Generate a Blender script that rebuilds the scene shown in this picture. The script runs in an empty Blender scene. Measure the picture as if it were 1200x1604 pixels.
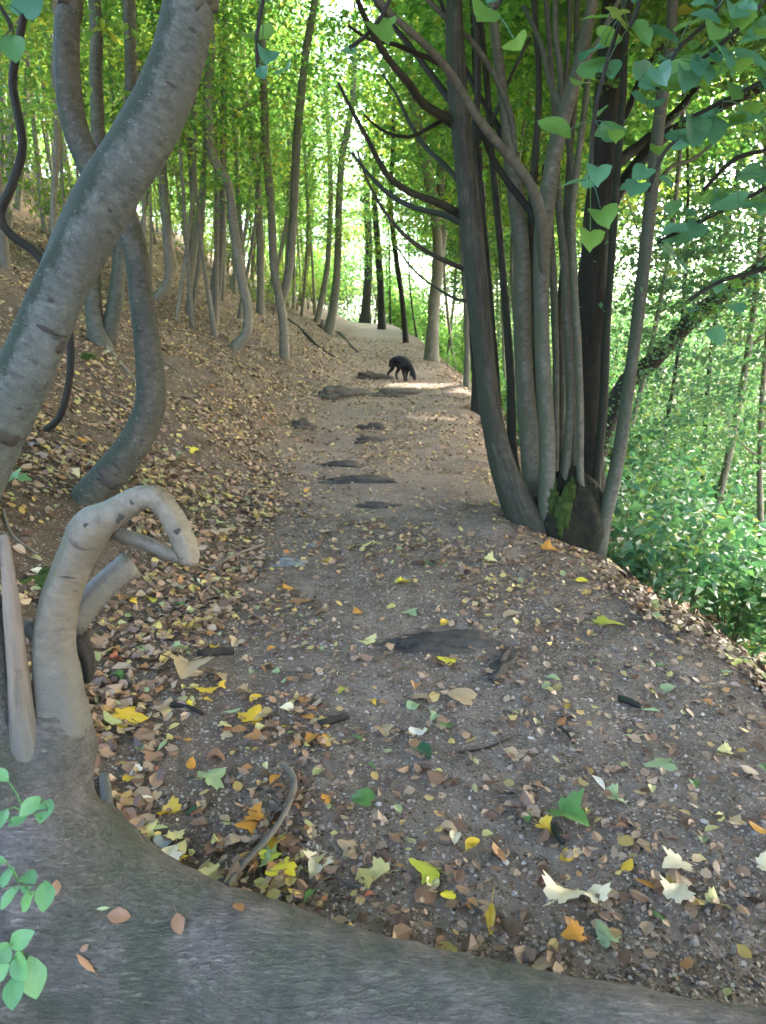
import bpy, bmesh, math, random
import numpy as np
from mathutils import Vector, Matrix

# ------------------------------------------------------------------ camera, sky, sun, exposure
S = bpy.context.scene
COL = S.collection
CAM_Z = 1.5
FPX = 1204.0                       # focal length in photograph pixels (1200 x 1604)
PITCH = math.atan((802 - 560) / FPX)
cam_d = bpy.data.cameras.new('camera')
cam = bpy.data.objects.new('camera', cam_d)
COL.objects.link(cam)
cam.location = (0, 0, CAM_Z)
cam.rotation_euler = (math.pi / 2 - PITCH, 0, 0)
cam_d.sensor_fit = 'VERTICAL'
cam_d.sensor_height = 24
cam_d.lens = 24 * FPX / 1604
cam_d.clip_start = 0.05
cam_d.clip_end = 600
cam_d.dof.use_dof = True
cam_d.dof.focus_distance = 2.6
cam_d.dof.aperture_fstop = cam_d.lens / 4.0
S.camera = cam

SUN_EL, SUN_AZ = math.radians(47), math.radians(62)     # azimuth clockwise from +Y (ahead) to +X (right)
world = bpy.data.worlds.new('World')
S.world = world
world.use_nodes = True
wn = world.node_tree.nodes
sky = wn.new('ShaderNodeTexSky')
sky.sky_type = 'NISHITA'
sky.sun_disc = False
sky.sun_elevation = SUN_EL
sky.sun_rotation = SUN_AZ
sky.air_density = 1.0
sky.dust_density = 5.0
sky.ozone_density = 0.4
wn['Background'].inputs['Strength'].default_value = 0.15
world.node_tree.links.new(sky.outputs['Color'], wn['Background'].inputs['Color'])

sun_d = bpy.data.lights.new('sun', 'SUN')
sun_d.energy = 1.5
sun_d.angle = math.radians(1.5)
sun_d.color = (1.0, 0.93, 0.82)
sun = bpy.data.objects.new('sun', sun_d)
COL.objects.link(sun)
SUN_DIR = Vector((math.sin(SUN_AZ) * math.cos(SUN_EL), math.cos(SUN_AZ) * math.cos(SUN_EL), math.sin(SUN_EL)))
sun.rotation_euler = SUN_DIR.to_track_quat('Z', 'Y').to_euler()

S.view_settings.view_transform = 'Standard'
S.view_settings.look = 'None'
S.view_settings.exposure = 4.35
S.view_settings.gamma = 1.0
S.view_settings.use_curve_mapping = False
S.cycles.max_bounces = 6
S.cycles.diffuse_bounces = 4
S.cycles.transmission_bounces = 5
S.cycles.use_adaptive_sampling = True
S.cycles.adaptive_threshold = 0.02
S.cycles.glossy_bounces = 2
S.cycles.use_denoising = True
S.cycles.caustics_reflective = False
S.cycles.caustics_refractive = False
S.cycles.sample_clamp_indirect = 6.0

rnd = random.Random(7)
rng = np.random.default_rng(11)

# ------------------------------------------------------------------ noise and terrain
def _hash(ix, iy, seed):
    h = (ix * 374761393 + iy * 668265263 + seed * 144269501) & 0x7fffffff
    h = ((h ^ (h >> 13)) * 1274126177) & 0x7fffffff
    return ((h ^ (h >> 16)) & 0xffff) / 65535.0

def vnoise(x, y, seed=0):
    x = np.asarray(x, float); y = np.asarray(y, float)
    ix = np.floor(x).astype(np.int64); iy = np.floor(y).astype(np.int64)
    fx = x - ix; fy = y - iy
    fx = fx * fx * (3 - 2 * fx); fy = fy * fy * (3 - 2 * fy)
    a = _hash(ix, iy, seed); b = _hash(ix + 1, iy, seed)
    c = _hash(ix, iy + 1, seed); d = _hash(ix + 1, iy + 1, seed)
    return (a + (b - a) * fx) * (1 - fy) + (c + (d - c) * fx) * fy

def fbm(x, y, seed=0, octv=4):
    v = 0; a = 0.5; f = 1.0
    for k in range(octv):
        v = v + a * vnoise(np.asarray(x) * f, np.asarray(y) * f, seed + k * 17)
        a *= 0.5; f *= 2.03
    return v            # about 0..0.94

def splus(v, k):
    return np.logaddexp(0, np.asarray(v) / k) * k

def curve_x(y):
    y = np.asarray(y, float)
    return -0.001 * np.maximum(0, y - 15) ** 2 * (y < 70) - (y >= 70) * 3.0

def edge_x(y):                      # where the path breaks off to the right
    return np.interp(y, [0, 3.2, 4.5, 5.4, 6.5, 8, 10, 14, 20], [1.75, 1.55, 1.30, 1.05, 0.98, 1.10, 1.24, 1.36, 1.40])

def path_mask(x, y):
    xx = x - curve_x(y) + (fbm(np.asarray(x) * 0.8, np.asarray(y) * 0.8, 5, 3) - 0.45) * 0.5
    l = 1 / (1 + np.exp(np.clip(-(xx + 0.75) / 0.22, -50, 50))); r = 1 / (1 + np.exp(np.clip((xx - edge_x(y) + 0.1) / 0.10, -50, 50)))
    return l * r

def gz(x, y):
    x = np.asarray(x, float); y = np.asarray(y, float)
    zp = 0.077 * y - 0.077 * 1.5 * splus(y - 52, 4)
    xx = x - curve_x(y)
    bank = 0.50 * splus(-xx - 0.95, 0.22)
    bank = bank - 0.2 * splus(-xx - 14, 2.0)
    drop = 0.85 * splus(xx - edge_x(y) - 0.03, 0.10)
    drop = drop - 0.7 * splus(xx - 9, 1.5)
    pm = path_mask(x, y)
    n = (fbm(x * 0.33, y * 0.33, 1, 4) - 0.47) * 0.5 * (1 - 0.8 * pm)
    n = n + (fbm(x * 1.9, y * 1.9, 2, 3) - 0.44) * 0.075 * (1 - 0.35 * pm)
    n = n + (fbm(x * 7.0, y * 7.0, 3, 3) - 0.44) * 0.022
    return zp + bank - drop - 0.03 * np.clip(xx, -2, 2) + n * np.clip((np.hypot(x, y)) / 1.2, 0.2, 1)

CP, SP = math.cos(PITCH), math.sin(PITCH)
def ray(px, py):
    u = (px - 600) / FPX; v = -(py - 802) / FPX
    return Vector((u, CP + v * SP, -SP + v * CP))

def at_y(px, py, Y):                # point seen at the pixel on the plane y = Y
    d = ray(px, py)
    return Vector((0, 0, CAM_Z)) + d * (Y / d.y)

_T = np.geomspace(0.6, 150, 6000)
def hit(px, py):                    # ground under the pixel
    d = ray(px, py)
    z = CAM_Z + d.z * _T
    under = z < gz(d.x * _T, d.y * _T)
    i = int(np.argmax(under)) if under.any() else len(_T) - 1
    t = _T[i]
    return Vector((d.x * t, d.y * t, float(gz(d.x * t, d.y * t))))

def cam_depth(p):
    return p.y * CP - (p.z - CAM_Z) * SP

def to_px(p):
    dz = cam_depth(p)
    v = ((p.z - CAM_Z) * CP + p.y * SP) / dz
    return 600 + FPX * p.x / dz, 802 - FPX * v

def ground_normal(x, y, e=0.04):
    return Vector((-(float(gz(x + e, y)) - float(gz(x - e, y))) / (2 * e),
                   -(float(gz(x, y + e)) - float(gz(x, y - e))) / (2 * e), 1)).normalized()

# ------------------------------------------------------------------ materials
def mat(name):
    m = bpy.data.materials.new(name); m.use_nodes = True
    nt = m.node_tree
    for n in list(nt.nodes): nt.nodes.remove(n)
    out = nt.nodes.new('ShaderNodeOutputMaterial')
    return m, nt, out
def N(nt, t, **kw):
    n = nt.nodes.new(t)
    for k, v in kw.items():
        if k in n.inputs: n.inputs[k].default_value = v
        else: setattr(n, k, v)
    return n
def ramp(nt, fac, stops, interp='LINEAR'):
    r = nt.nodes.new('ShaderNodeValToRGB'); r.color_ramp.interpolation = interp
    el = r.color_ramp.elements
    while len(el) < len(stops): el.new(0.5)
    for e, (p, c) in zip(el, stops):
        e.position = p; e.color = (c[0], c[1], c[2], 1)
    nt.links.new(fac, r.inputs['Fac'])
    return r
def mixc(nt, fac, a, b, mode='MIX'):
    m = nt.nodes.new('ShaderNodeMix'); m.data_type = 'RGBA'; m.blend_type = mode
    for s, v in ((0, fac), (6, a), (7, b)):
        if isinstance(v, bpy.types.NodeSocket): nt.links.new(v, m.inputs[s])
        elif s == 0: m.inputs[0].default_value = v
        else: m.inputs[s].default_value = (v[0], v[1], v[2], 1)
    return m.outputs[2]
def math_n(nt, op, a, b=0.0):
    m = nt.nodes.new('ShaderNodeMath'); m.operation = op
    for i, v in ((0, a), (1, b)):
        if isinstance(v, bpy.types.NodeSocket): nt.links.new(v, m.inputs[i])
        else: m.inputs[i].default_value = v
    return m.outputs[0]
def noise_n(nt, co, scale, detail=4, rough=0.6, mapscale=None):
    if mapscale is not None:
        mp = nt.nodes.new('ShaderNodeMapping'); mp.inputs['Scale'].default_value = mapscale
        nt.links.new(co, mp.inputs['Vector']); co = mp.outputs['Vector']
    n = nt.nodes.new('ShaderNodeTexNoise')
    n.inputs['Scale'].default_value = scale; n.inputs['Detail'].default_value = detail
    n.inputs['Roughness'].default_value = rough
    nt.links.new(co, n.inputs['Vector'])
    return n.outputs['Fac']
def bump_n(nt, h, strength, dist, prev=None):
    b = nt.nodes.new('ShaderNodeBump'); b.inputs['Strength'].default_value = strength
    b.inputs['Distance'].default_value = dist
    nt.links.new(h, b.inputs['Height'])
    if prev is not None: nt.links.new(prev, b.inputs['Normal'])
    return b.outputs['Normal']

def make_soil():
    m, nt, out = mat('soil')
    geo = N(nt, 'ShaderNodeNewGeometry'); co = geo.outputs['Position']
    at = N(nt, 'ShaderNodeAttribute', attribute_name='path')
    big = noise_n(nt, co, 0.9, 5, 0.6); mid = noise_n(nt, co, 7, 5, 0.65); fine = noise_n(nt, co, 60, 4, 0.7)
    humus = ramp(nt, mid, [(0.25, (0.034, 0.024, 0.017)), (0.5, (0.078, 0.055, 0.038)), (0.75, (0.14, 0.10, 0.068))]).outputs[0]
    dirt = ramp(nt, mid, [(0.25, (0.098, 0.077, 0.063)), (0.5, (0.170, 0.138, 0.116)), (0.8, (0.260, 0.218, 0.188))]).outputs[0]
    tone = ramp(nt, big, [(0.35, (0.75, 0.74, 0.75)), (0.7, (1.2, 1.17, 1.12))]).outputs[0]
    dirt = mixc(nt, 1.0, dirt, tone, 'MULTIPLY')
    c = mixc(nt, at.outputs['Fac'], humus, dirt)
    # crumbs of broken leaf and grit, smaller than the built pieces
    for sc, thr, sd in ((70, 0.60, 0.0), (150, 0.55, 3.7)):
        v = N(nt, 'ShaderNodeTexVoronoi'); v.inputs['Scale'].default_value = sc; v.inputs['Randomness'].default_value = 1
        off = N(nt, 'ShaderNodeVectorMath', operation='ADD'); off.inputs[1].default_value = (sd, sd, sd)
        nt.links.new(co, off.inputs[0]); nt.links.new(off.outputs[0], v.inputs['Vector'])
        sep = N(nt, 'ShaderNodeSeparateColor'); nt.links.new(v.outputs['Color'], sep.inputs[0])
        crumb = ramp(nt, sep.outputs[1], [(0.0, (0.05, 0.032, 0.02)), (0.35, (0.13, 0.075, 0.04)), (0.65, (0.20, 0.15, 0.10)), (0.85, (0.26, 0.23, 0.20)), (1.0, (0.36, 0.33, 0.30))]).outputs[0]
        sel = math_n(nt, 'GREATER_THAN', sep.outputs[0], thr)
        near = math_n(nt, 'LESS_THAN', v.outputs['Distance'], 0.42)
        c = mixc(nt, math_n(nt, 'MULTIPLY', sel, near), c, crumb)
    p = N(nt, 'ShaderNodeBsdfPrincipled', Roughness=0.92)
    p.inputs['Specular IOR Level'].default_value = 0.25
    nt.links.new(c, p.inputs['Base Color'])
    b = bump_n(nt, mid, 0.6, 0.03); b = bump_n(nt, fine, 0.7, 0.008, b)
    nt.links.new(b, p.inputs['Normal']); nt.links.new(p.outputs[0], out.inputs[0])
    return m
M_SOIL = make_soil()

def make_bark(name, base, dark, pale, algae=(0.045, 0.075, 0.03), algae_amt=0.5, ridged=False, attr='bark', scale=1.0, rough=0.8, spots=False, foot=None):
    m, nt, out = mat(name)
    at = N(nt, 'ShaderNodeAttribute', attribute_name=attr); co = at.outputs['Vector']
    oi = N(nt, 'ShaderNodeObjectInfo')
    if ridged:
        wr = noise_n(nt, co, 46 * scale, 5, 0.65, (1, 1, 0.10)); w2 = noise_n(nt, co, 120 * scale, 3, 0.6, (1, 1, 0.2))
    else:
        wr = noise_n(nt, co, 26 * scale, 6, 0.75, (0.8, 0.8, 1.5)); w2 = noise_n(nt, co, 110 * scale, 3, 0.7, (0.8, 0.8, 1.8))
    patch = noise_n(nt, co, 4.5, 5, 0.65); patch2 = noise_n(nt, co, 11, 4, 0.7)
    c = ramp(nt, wr, [(0.3, dark), (0.5, base), (0.72, pale)]).outputs[0]
    c = mixc(nt, ramp(nt, patch2, [(0.42, (0, 0, 0)), (0.68, (1, 1, 1))]).outputs[0], c, base)
    pf = ramp(nt, patch, [(0.52, (0, 0, 0)), (0.72, (0.75, 0.75, 0.75))]).outputs[0]
    c = mixc(nt, pf, c, pale)
    geo = N(nt, 'ShaderNodeNewGeometry'); sepn = N(nt, 'ShaderNodeSeparateXYZ'); nt.links.new(geo.outputs['Normal'], sepn.inputs[0])
    side = math_n(nt, 'ADD', math_n(nt, 'MULTIPLY', sepn.outputs[0], -0.55), math_n(nt, 'MULTIPLY', sepn.outputs[2], 0.25))
    al = math_n(nt, 'ADD', math_n(nt, 'ADD', side, patch2), algae_amt - 0.85)
    alr = ramp(nt, math_n(nt, 'ADD', al, math_n(nt, 'MULTIPLY', math_n(nt, 'SUBTRACT', w2, 0.5), 0.7)), [(0.18, (0, 0, 0)), (0.46, (0.88, 0.88, 0.88))]).outputs[0]
    c = mixc(nt, alr, c, algae)
    if spots:
        v = N(nt, 'ShaderNodeTexVoronoi'); v.inputs['Scale'].default_value = 55
        nt.links.new(co, v.inputs['Vector'])
        sp = N(nt, 'ShaderNodeSeparateColor'); nt.links.new(v.outputs['Color'], sp.inputs[0])
        f = math_n(nt, 'MULTIPLY', math_n(nt, 'GREATER_THAN', sp.outputs[0], 0.55), math_n(nt, 'LESS_THAN', v.outputs['Distance'], math_n(nt, 'MULTIPLY', sp.outputs[1], 0.22)))
        c = mixc(nt, math_n(nt, 'MULTIPLY', f, 0.5), c, (0.38, 0.40, 0.39))
        lent = noise_n(nt, co, 9, 3, 0.5, (0.6, 0.6, 3.0))
        szr = N(nt, 'ShaderNodeSeparateXYZ'); nt.links.new(co, szr.inputs[0])
        cz = N(nt, 'ShaderNodeCombineXYZ'); nt.links.new(math_n(nt, 'ADD', szr.outputs[2], math_n(nt, 'MULTIPLY', patch, 0.06)), cz.inputs[2])
        rg = noise_n(nt, cz.outputs[0], 5.5, 1, 0.5)
        c = mixc(nt, ramp(nt, math_n(nt, 'ADD', rg, math_n(nt, 'MULTIPLY', patch2, 0.12)), [(0.74, (0, 0, 0)), (0.78, (0.8, 0.8, 0.8)), (0.82, (0, 0, 0))]).outputs[0], c, (0.035, 0.036, 0.032))
        lf = ramp(nt, lent, [(0.71, (0, 0, 0)), (0.76, (0.85, 0.85, 0.85))]).outputs[0]
        c = mixc(nt, lf, c, (0.03, 0.03, 0.027))
    if foot:
        sz = N(nt, 'ShaderNodeSeparateXYZ'); nt.links.new(co, sz.inputs[0])
        ff = math_n(nt, 'ADD', sz.outputs[2], math_n(nt, 'MULTIPLY', math_n(nt, 'SUBTRACT', patch2, 0.5), 0.22))
        c = mixc(nt, ramp(nt, ff, [(foot[0], (1, 1, 1)), (foot[1], (0, 0, 0))]).outputs[0], c, mixc(nt, wr, (0.06, 0.058, 0.048), (0.19, 0.178, 0.158)))
        cr = noise_n(nt, co, 16, 4, 0.6, (0.7, 0.7, 2.2))
        c = mixc(nt, ramp(nt, cr, [(0.64, (0, 0, 0)), (0.70, (0.7, 0.7, 0.7))]).outputs[0], c, (0.06, 0.05, 0.04))
    tone = ramp(nt, oi.outputs['Random'], [(0, (0.8, 0.82, 0.8)), (1, (1.15, 1.1, 1.05))]).outputs[0]
    c = mixc(nt, 1.0, c, tone, 'MULTIPLY')
    p = N(nt, 'ShaderNodeBsdfPrincipled', Roughness=rough)
    p.inputs['Specular IOR Level'].default_value = 0.35
    nt.links.new(c, p.inputs['Base Color'])
    b = bump_n(nt, wr, 0.9 if ridged else 0.55, 0.012 if ridged else 0.006); b = bump_n(nt, w2, 0.5, 0.004, b)
    nt.links.new(b, p.inputs['Normal']); nt.links.new(p.outputs[0], out.inputs[0])
    return m
M_BEECH = make_bark('bark_grey_speckled', (0.112, 0.121, 0.117), (0.038, 0.042, 0.039), (0.205, 0.213, 0.210), algae=(0.022, 0.036, 0.018), algae_amt=0.60, spots=True)
M_BARK = make_bark('bark_thin_trees', (0.165, 0.145, 0.118), (0.095, 0.083, 0.068), (0.25, 0.225, 0.185), algae=(0.075, 0.085, 0.05), algae_amt=0.42)
M_OLIVE = make_bark('bark_olive_grey', (0.088, 0.083, 0.067), (0.035, 0.033, 0.027), (0.16, 0.142, 0.115), algae=(0.035, 0.05, 0.03), algae_amt=0.52, spots=True)
M_RIDGE = make_bark('bark_ridged_dark', (0.038, 0.036, 0.029), (0.009, 0.0085, 0.007), (0.082, 0.079, 0.066), algae=(0.020, 0.030, 0.014), algae_amt=0.5, ridged=True)
M_STEM = make_bark('bark_green_grey_stems', (0.098, 0.096, 0.078), (0.042, 0.041, 0.033), (0.17, 0.166, 0.14), algae=(0.05, 0.065, 0.035), algae_amt=0.5, scale=0.9)
M_DARK = make_bark('bark_black', (0.020, 0.018, 0.015), (0.008, 0.0075, 0.0065), (0.042, 0.037, 0.031), algae=(0.016, 0.022, 0.010), algae_amt=0.4, ridged=True, scale=0.7)  # near-black ridged bark
M_TAN = make_bark('bark_smooth_tan', (0.175, 0.150, 0.116), (0.095, 0.08, 0.062), (0.27, 0.238, 0.192), algae=(0.12, 0.125, 0.085), algae_amt=0.32, scale=1.5, rough=0.38, foot=(0.12, 0.34))
M_SCAR = make_bark('bark_scar', (0.06, 0.055, 0.05), (0.03, 0.027, 0.024), (0.10, 0.092, 0.083), algae_amt=0.2, scale=1.5)
def make_log_bark():
    m, nt, out = mat('bark_log_wrinkled')
    at = N(nt, 'ShaderNodeAttribute', attribute_name='bark'); co = at.outputs['Vector']
    tc = N(nt, 'ShaderNodeTexCoord'); ob = tc.outputs['Object']
    mp = nt.nodes.new('ShaderNodeMapping'); mp.inputs['Scale'].default_value = (0.20, 0.8, 1.0); mp.inputs['Rotation'].default_value = (0, 0.12, -0.25); nt.links.new(ob, mp.inputs['Vector'])
    n = nt.nodes.new('ShaderNodeTexNoise'); n.inputs['Scale'].default_value = 150; n.inputs['Detail'].default_value = 4; n.inputs['Roughness'].default_value = 0.7; n.inputs['Distortion'].default_value = 0.35
    nt.links.new(mp.outputs[0], n.inputs['Vector'])
    wr = ramp(nt, n.outputs['Fac'], [(0.30, (0, 0, 0)), (0.62, (1, 1, 1))]).outputs[0]
    big = noise_n(nt, ob, 3.2, 5, 0.65); mid = noise_n(nt, ob, 17, 6, 0.75); fine = noise_n(nt, ob, 160, 3, 0.7)
    c = ramp(nt, mid, [(0.3, (0.11, 0.095, 0.086)), (0.5, (0.215, 0.182, 0.168)), (0.72, (0.31, 0.262, 0.243))]).outputs[0]
    gm = ramp(nt, big, [(0.40, (0, 0, 0)), (0.56, (0.85, 0.85, 0.85))]).outputs[0]
    c = mixc(nt, gm, c, (0.082, 0.094, 0.064))
    pm = ramp(nt, noise_n(nt, ob, 2.1, 4, 0.6), [(0.56, (0, 0, 0)), (0.68, (0.6, 0.6, 0.6))]).outputs[0]
    c = mixc(nt, pm, c, (0.30, 0.24, 0.215))
    c = mixc(nt, math_n(nt, 'MULTIPLY', math_n(nt, 'SUBTRACT', 1.0, wr), 0.6), c, (0.035, 0.033, 0.028))
    p = N(nt, 'ShaderNodeBsdfPrincipled', Roughness=0.78); p.inputs['Specular IOR Level'].default_value = 0.4
    nt.links.new(c, p.inputs['Base Color'])
    b = bump_n(nt, wr, 1.0, 0.008); b = bump_n(nt, fine, 0.4, 0.003, b); b = bump_n(nt, mid, 0.7, 0.018, b)
    nt.links.new(b, p.inputs['Normal']); nt.links.new(p.outputs[0], out.inputs[0])
    return m
M_LOG = make_log_bark()
M_DEAD = make_bark('dead_wood', (0.185, 0.15, 0.122), (0.06, 0.046, 0.038), (0.28, 0.235, 0.195), algae_amt=0.1, ridged=True, foot=(0.16, 0.30))

def leaf_mat(name, stops, trans=0.5, gloss=0.5, tcol=1.6, tint=(0.86, 1.0, 0.62), veins=False):
    """stops: ramp of reflectance colours over the random of each leaf"""
    m, nt, out = mat(name)
    geo = N(nt, 'ShaderNodeNewGeometry'); oi = N(nt, 'ShaderNodeObjectInfo')
    r = math_n(nt, 'FRACT', math_n(nt, 'ADD', geo.outputs['Random Per Island'], oi.outputs['Random']))
    c = ramp(nt, r, stops).outputs[0]
    if veins:
        tc = N(nt, 'ShaderNodeTexCoord'); nz = noise_n(nt, tc.outputs['Object'], 45, 4, 0.7)
        c = mixc(nt, 1.0, c, ramp(nt, nz, [(0.32, (0.45, 0.38, 0.3)), (0.46, (0.9, 0.87, 0.84)), (0.66, (1.12, 1.1, 1.08))]).outputs[0], 'MULTIPLY')
    p = N(nt, 'ShaderNodeBsdfPrincipled', Roughness=0.45)
    p.inputs['Specular IOR Level'].default_value = gloss
    nt.links.new(c, p.inputs['Base Color'])
    if trans > 0:
        t = N(nt, 'ShaderNodeBsdfTranslucent')
        tc2 = mixc(nt, 1.0, c, (tcol * tint[0], tcol * tint[1], tcol * tint[2]), 'MULTIPLY'); nt.links.new(tc2, t.inputs[0])
        mx = N(nt, 'ShaderNodeMixShader'); mx.inputs[0].default_value = trans
        nt.links.new(p.outputs[0], mx.inputs[1]); nt.links.new(t.outputs[0], mx.inputs[2])
        nt.links.new(mx.outputs[0], out.inputs[0])
    else:
        nt.links.new(p.outputs[0], out.inputs[0])
    return m
GREENS = [(0.0, (0.050, 0.115, 0.036)), (0.35, (0.072, 0.155, 0.044)), (0.65, (0.10, 0.19, 0.05)), (0.9, (0.15, 0.22, 0.055)), (1.0, (0.26, 0.26, 0.06))]
M_LEAF = leaf_mat('canopy_leaves', GREENS, 0.52, 0.4, 2.4)
M_SLOPE = leaf_mat('slope_leaves', [(0.0, (0.045, 0.11, 0.052)), (0.5, (0.07, 0.155, 0.072)), (0.85, (0.11, 0.195, 0.072)), (1.0, (0.20, 0.23, 0.07))], 0.42, 0.4, 1.25)
M_LEAF_Y = leaf_mat('canopy_leaves_yellowing', [(0.0, (0.085, 0.15, 0.038)), (0.5, (0.14, 0.20, 0.045)), (0.85, (0.22, 0.25, 0.05)), (1.0, (0.34, 0.28, 0.05))], 0.52, 0.4, 2.1)
M_UNDER = leaf_mat('undergrowth_leaves', [(0.0, (0.042, 0.12, 0.068)), (0.5, (0.07, 0.175, 0.095)), (0.88, (0.11, 0.21, 0.085)), (1.0, (0.22, 0.25, 0.06))], 0.38, 0.9, 1.6)
M_NEAR = leaf_mat('near_hanging_leaves', [(0.0, (0.065, 0.20, 0.145)), (0.55, (0.09, 0.24, 0.155)), (0.7, (0.09, 0.22, 0.06)), (1.0, (0.15, 0.28, 0.05))], 0.4, 1.0, 1.9, veins=True)  # blue in these greens stands for sky reflected off the leaves
M_SHOOT = leaf_mat('shoot_leaves', [(0.0, (0.15, 0.36, 0.17)), (1.0, (0.20, 0.42, 0.19))], 0.4, 0.5, 1.6, veins=True)
LEAFCOL = {
    'yellow': (0.62, 0.42, 0.045), 'bright yellow': (0.72, 0.62, 0.06), 'pale yellow': (0.62, 0.57, 0.26), 'cream': (0.72, 0.64, 0.44),
    'tan': (0.42, 0.31, 0.19), 'brown': (0.30, 0.17, 0.105), 'orange': (0.56, 0.27, 0.05), 'orange-brown': (0.40, 0.20, 0.085),
    'green': (0.10, 0.22, 0.06), 'pale green': (0.32, 0.42, 0.22), 'dark green': (0.035, 0.10, 0.05), 'yellow-green': (0.42, 0.47, 0.06),
    'grey-blue': (0.20, 0.24, 0.25), 'reddish': (0.36, 0.13, 0.08), 'white': (0.72, 0.70, 0.62)}
M_FALL = {k: leaf_mat('fallen_' + k.replace(' ', '_').replace('-', '_'), [(0.0, tuple(0.85 * a for a in c)), (1.0, tuple(min(0.8, 1.12 * a) for a in c))], 0.15, 0.4, 1.2, (1, 1, 0.8), veins=True) for k, c in LEAFCOL.items()}
M_LITTER = leaf_mat('leaf_litter', [(0.0, (0.075, 0.043, 0.027)), (0.22, (0.15, 0.085, 0.052)), (0.45, (0.24, 0.145, 0.09)), (0.64, (0.31, 0.21, 0.135)), (0.78, (0.36, 0.255, 0.17)),
                                    (0.87, (0.42, 0.28, 0.08)), (0.92, (0.48, 0.40, 0.13)), (0.955, (0.22, 0.26, 0.12)), (1.0, (0.38, 0.17, 0.06))], 0.0, 0.35)
M_CRUMB = leaf_mat('leaf_crumbs', [(0.0, (0.05, 0.035, 0.027)), (0.35, (0.13, 0.09, 0.066)), (0.65, (0.23, 0.165, 0.125)), (0.9, (0.33, 0.265, 0.215)), (1.0, (0.45, 0.40, 0.33))], 0.0, 0.3)

def plain(name, c1, c2, scale=20, rough=0.9, bump=0.5, dist=0.01, spec=0.3):
    m, nt, out = mat(name)
    tc = N(nt, 'ShaderNodeTexCoord'); n1 = noise_n(nt, tc.outputs['Object'], scale, 6, 0.65)
    c = ramp(nt, n1, [(0.3, c1), (0.7, c2)]).outputs[0]
    p = N(nt, 'ShaderNodeBsdfPrincipled', Roughness=rough); p.inputs['Specular IOR Level'].default_value = spec
    nt.links.new(c, p.inputs['Base Color']); nt.links.new(bump_n(nt, n1, bump, dist), p.inputs['Normal'])
    nt.links.new(p.outputs[0], out.inputs[0])
    return m
M_ROCK = plain('shade_darkened_stone', (0.022, 0.019, 0.016), (0.085, 0.072, 0.06), 9, 0.85, 0.8, 0.02)  # stone colour darkened to hold the shadow on the step faces
M_PALE = plain('pale_stone', (0.10, 0.10, 0.096), (0.20, 0.20, 0.19), 22, 0.85)
M_MOSS = plain('moss', (0.014, 0.028, 0.006), (0.05, 0.082, 0.016), 34, 1.0, 1.0, 0.01)
M_STUMP = plain('black_stump', (0.006, 0.006, 0.005), (0.024, 0.026, 0.014), 18, 0.9, 1.0, 0.03)  # near-black with a faint green tint
M_FUR = plain('black_fur', (0.003, 0.003, 0.0037), (0.007, 0.007, 0.0085), 40, 0.5, 0.6, 0.01, 0.35)
M_EYE = plain('dark_eye', (0.01, 0.008, 0.006), (0.02, 0.015, 0.01), 5, 0.15, 0, 0.001, 0.5)
def gravel_mat():
    m, nt, out = mat('gravel')
    geo = N(nt, 'ShaderNodeNewGeometry')
    c = ramp(nt, geo.outputs['Random Per Island'], [(0.0, (0.09, 0.07, 0.058)), (0.5, (0.19, 0.15, 0.125)), (0.85, (0.30, 0.245, 0.21)), (1.0, (0.42, 0.37, 0.33))]).outputs[0]
    p = N(nt, 'ShaderNodeBsdfPrincipled', Roughness=0.85); nt.links.new(c, p.inputs['Base Color']); nt.links.new(p.outputs[0], out.inputs[0])
    return m
M_GRAVEL = gravel_mat()

# ------------------------------------------------------------------ mesh helpers
def mesh_np(name, v, f, m, smooth=True):
    """v (n,3), f list of faces or (n,k) array"""
    me = bpy.data.meshes.new(name)
    v = np.asarray(v, np.float32)
    if isinstance(f, np.ndarray):
        k = f.shape[1]
        me.vertices.add(len(v)); me.vertices.foreach_set('co', v.ravel())
        me.loops.add(f.size); me.loops.foreach_set('vertex_index', f.ravel().astype(np.int32))
        me.polygons.add(len(f)); me.polygons.foreach_set('loop_start', np.arange(0, f.size, k, dtype=np.int32))
        me.update(calc_edges=True); me.validate()
    else:
        me.from_pydata([tuple(p) for p in v], [], f); me.update()
    if m is not None: me.materials.append(m)
    me.polygons.foreach_set('use_smooth', np.full(len(me.polygons), smooth))
    return me

def link(name, data, parent=None, loc=None, label=None, cat=None, group=None, kind=None):
    o = bpy.data.objects.new(name, data); COL.objects.link(o)
    if loc is not None: o.location = loc
    if parent is not None: o.parent = parent
    if label: o['label'] = label
    if cat: o['category'] = cat
    if group: o['group'] = group
    if kind: o['kind'] = kind
    return o

def empty(name, loc, label, cat, group=None):
    o = link(name, None, None, loc, label, cat, group)
    o.empty_display_size = 0.1
    return o

def smooth_line(pts, rad, step):
    """Catmull-Rom resample of points and radii"""
    P = [Vector(p) for p in pts]; R = list(rad)
    P = [P[0] * 2 - P[1]] + P + [P[-1] * 2 - P[-2]]; R = [R[0]] + R + [R[-1]]
    op, orr = [], []
    for i in range(1, len(P) - 2):
        n = max(2, int((P[i + 1] - P[i]).length / step))
        for k in range(n):
            t = k / n
            a, b, c, d = P[i - 1], P[i], P[i + 1], P[i + 2]
            op.append(0.5 * ((2 * b) + (c - a) * t + (2 * a - 5 * b + 4 * c - d) * t * t + (3 * b - a - 3 * c + d) * t ** 3))
            s = t * t * (3 - 2 * t)
            orr.append(R[i] + (R[i + 1] - R[i]) * s)
    op.append(P[-2]); orr.append(R[-2])
    return op, orr

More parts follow.
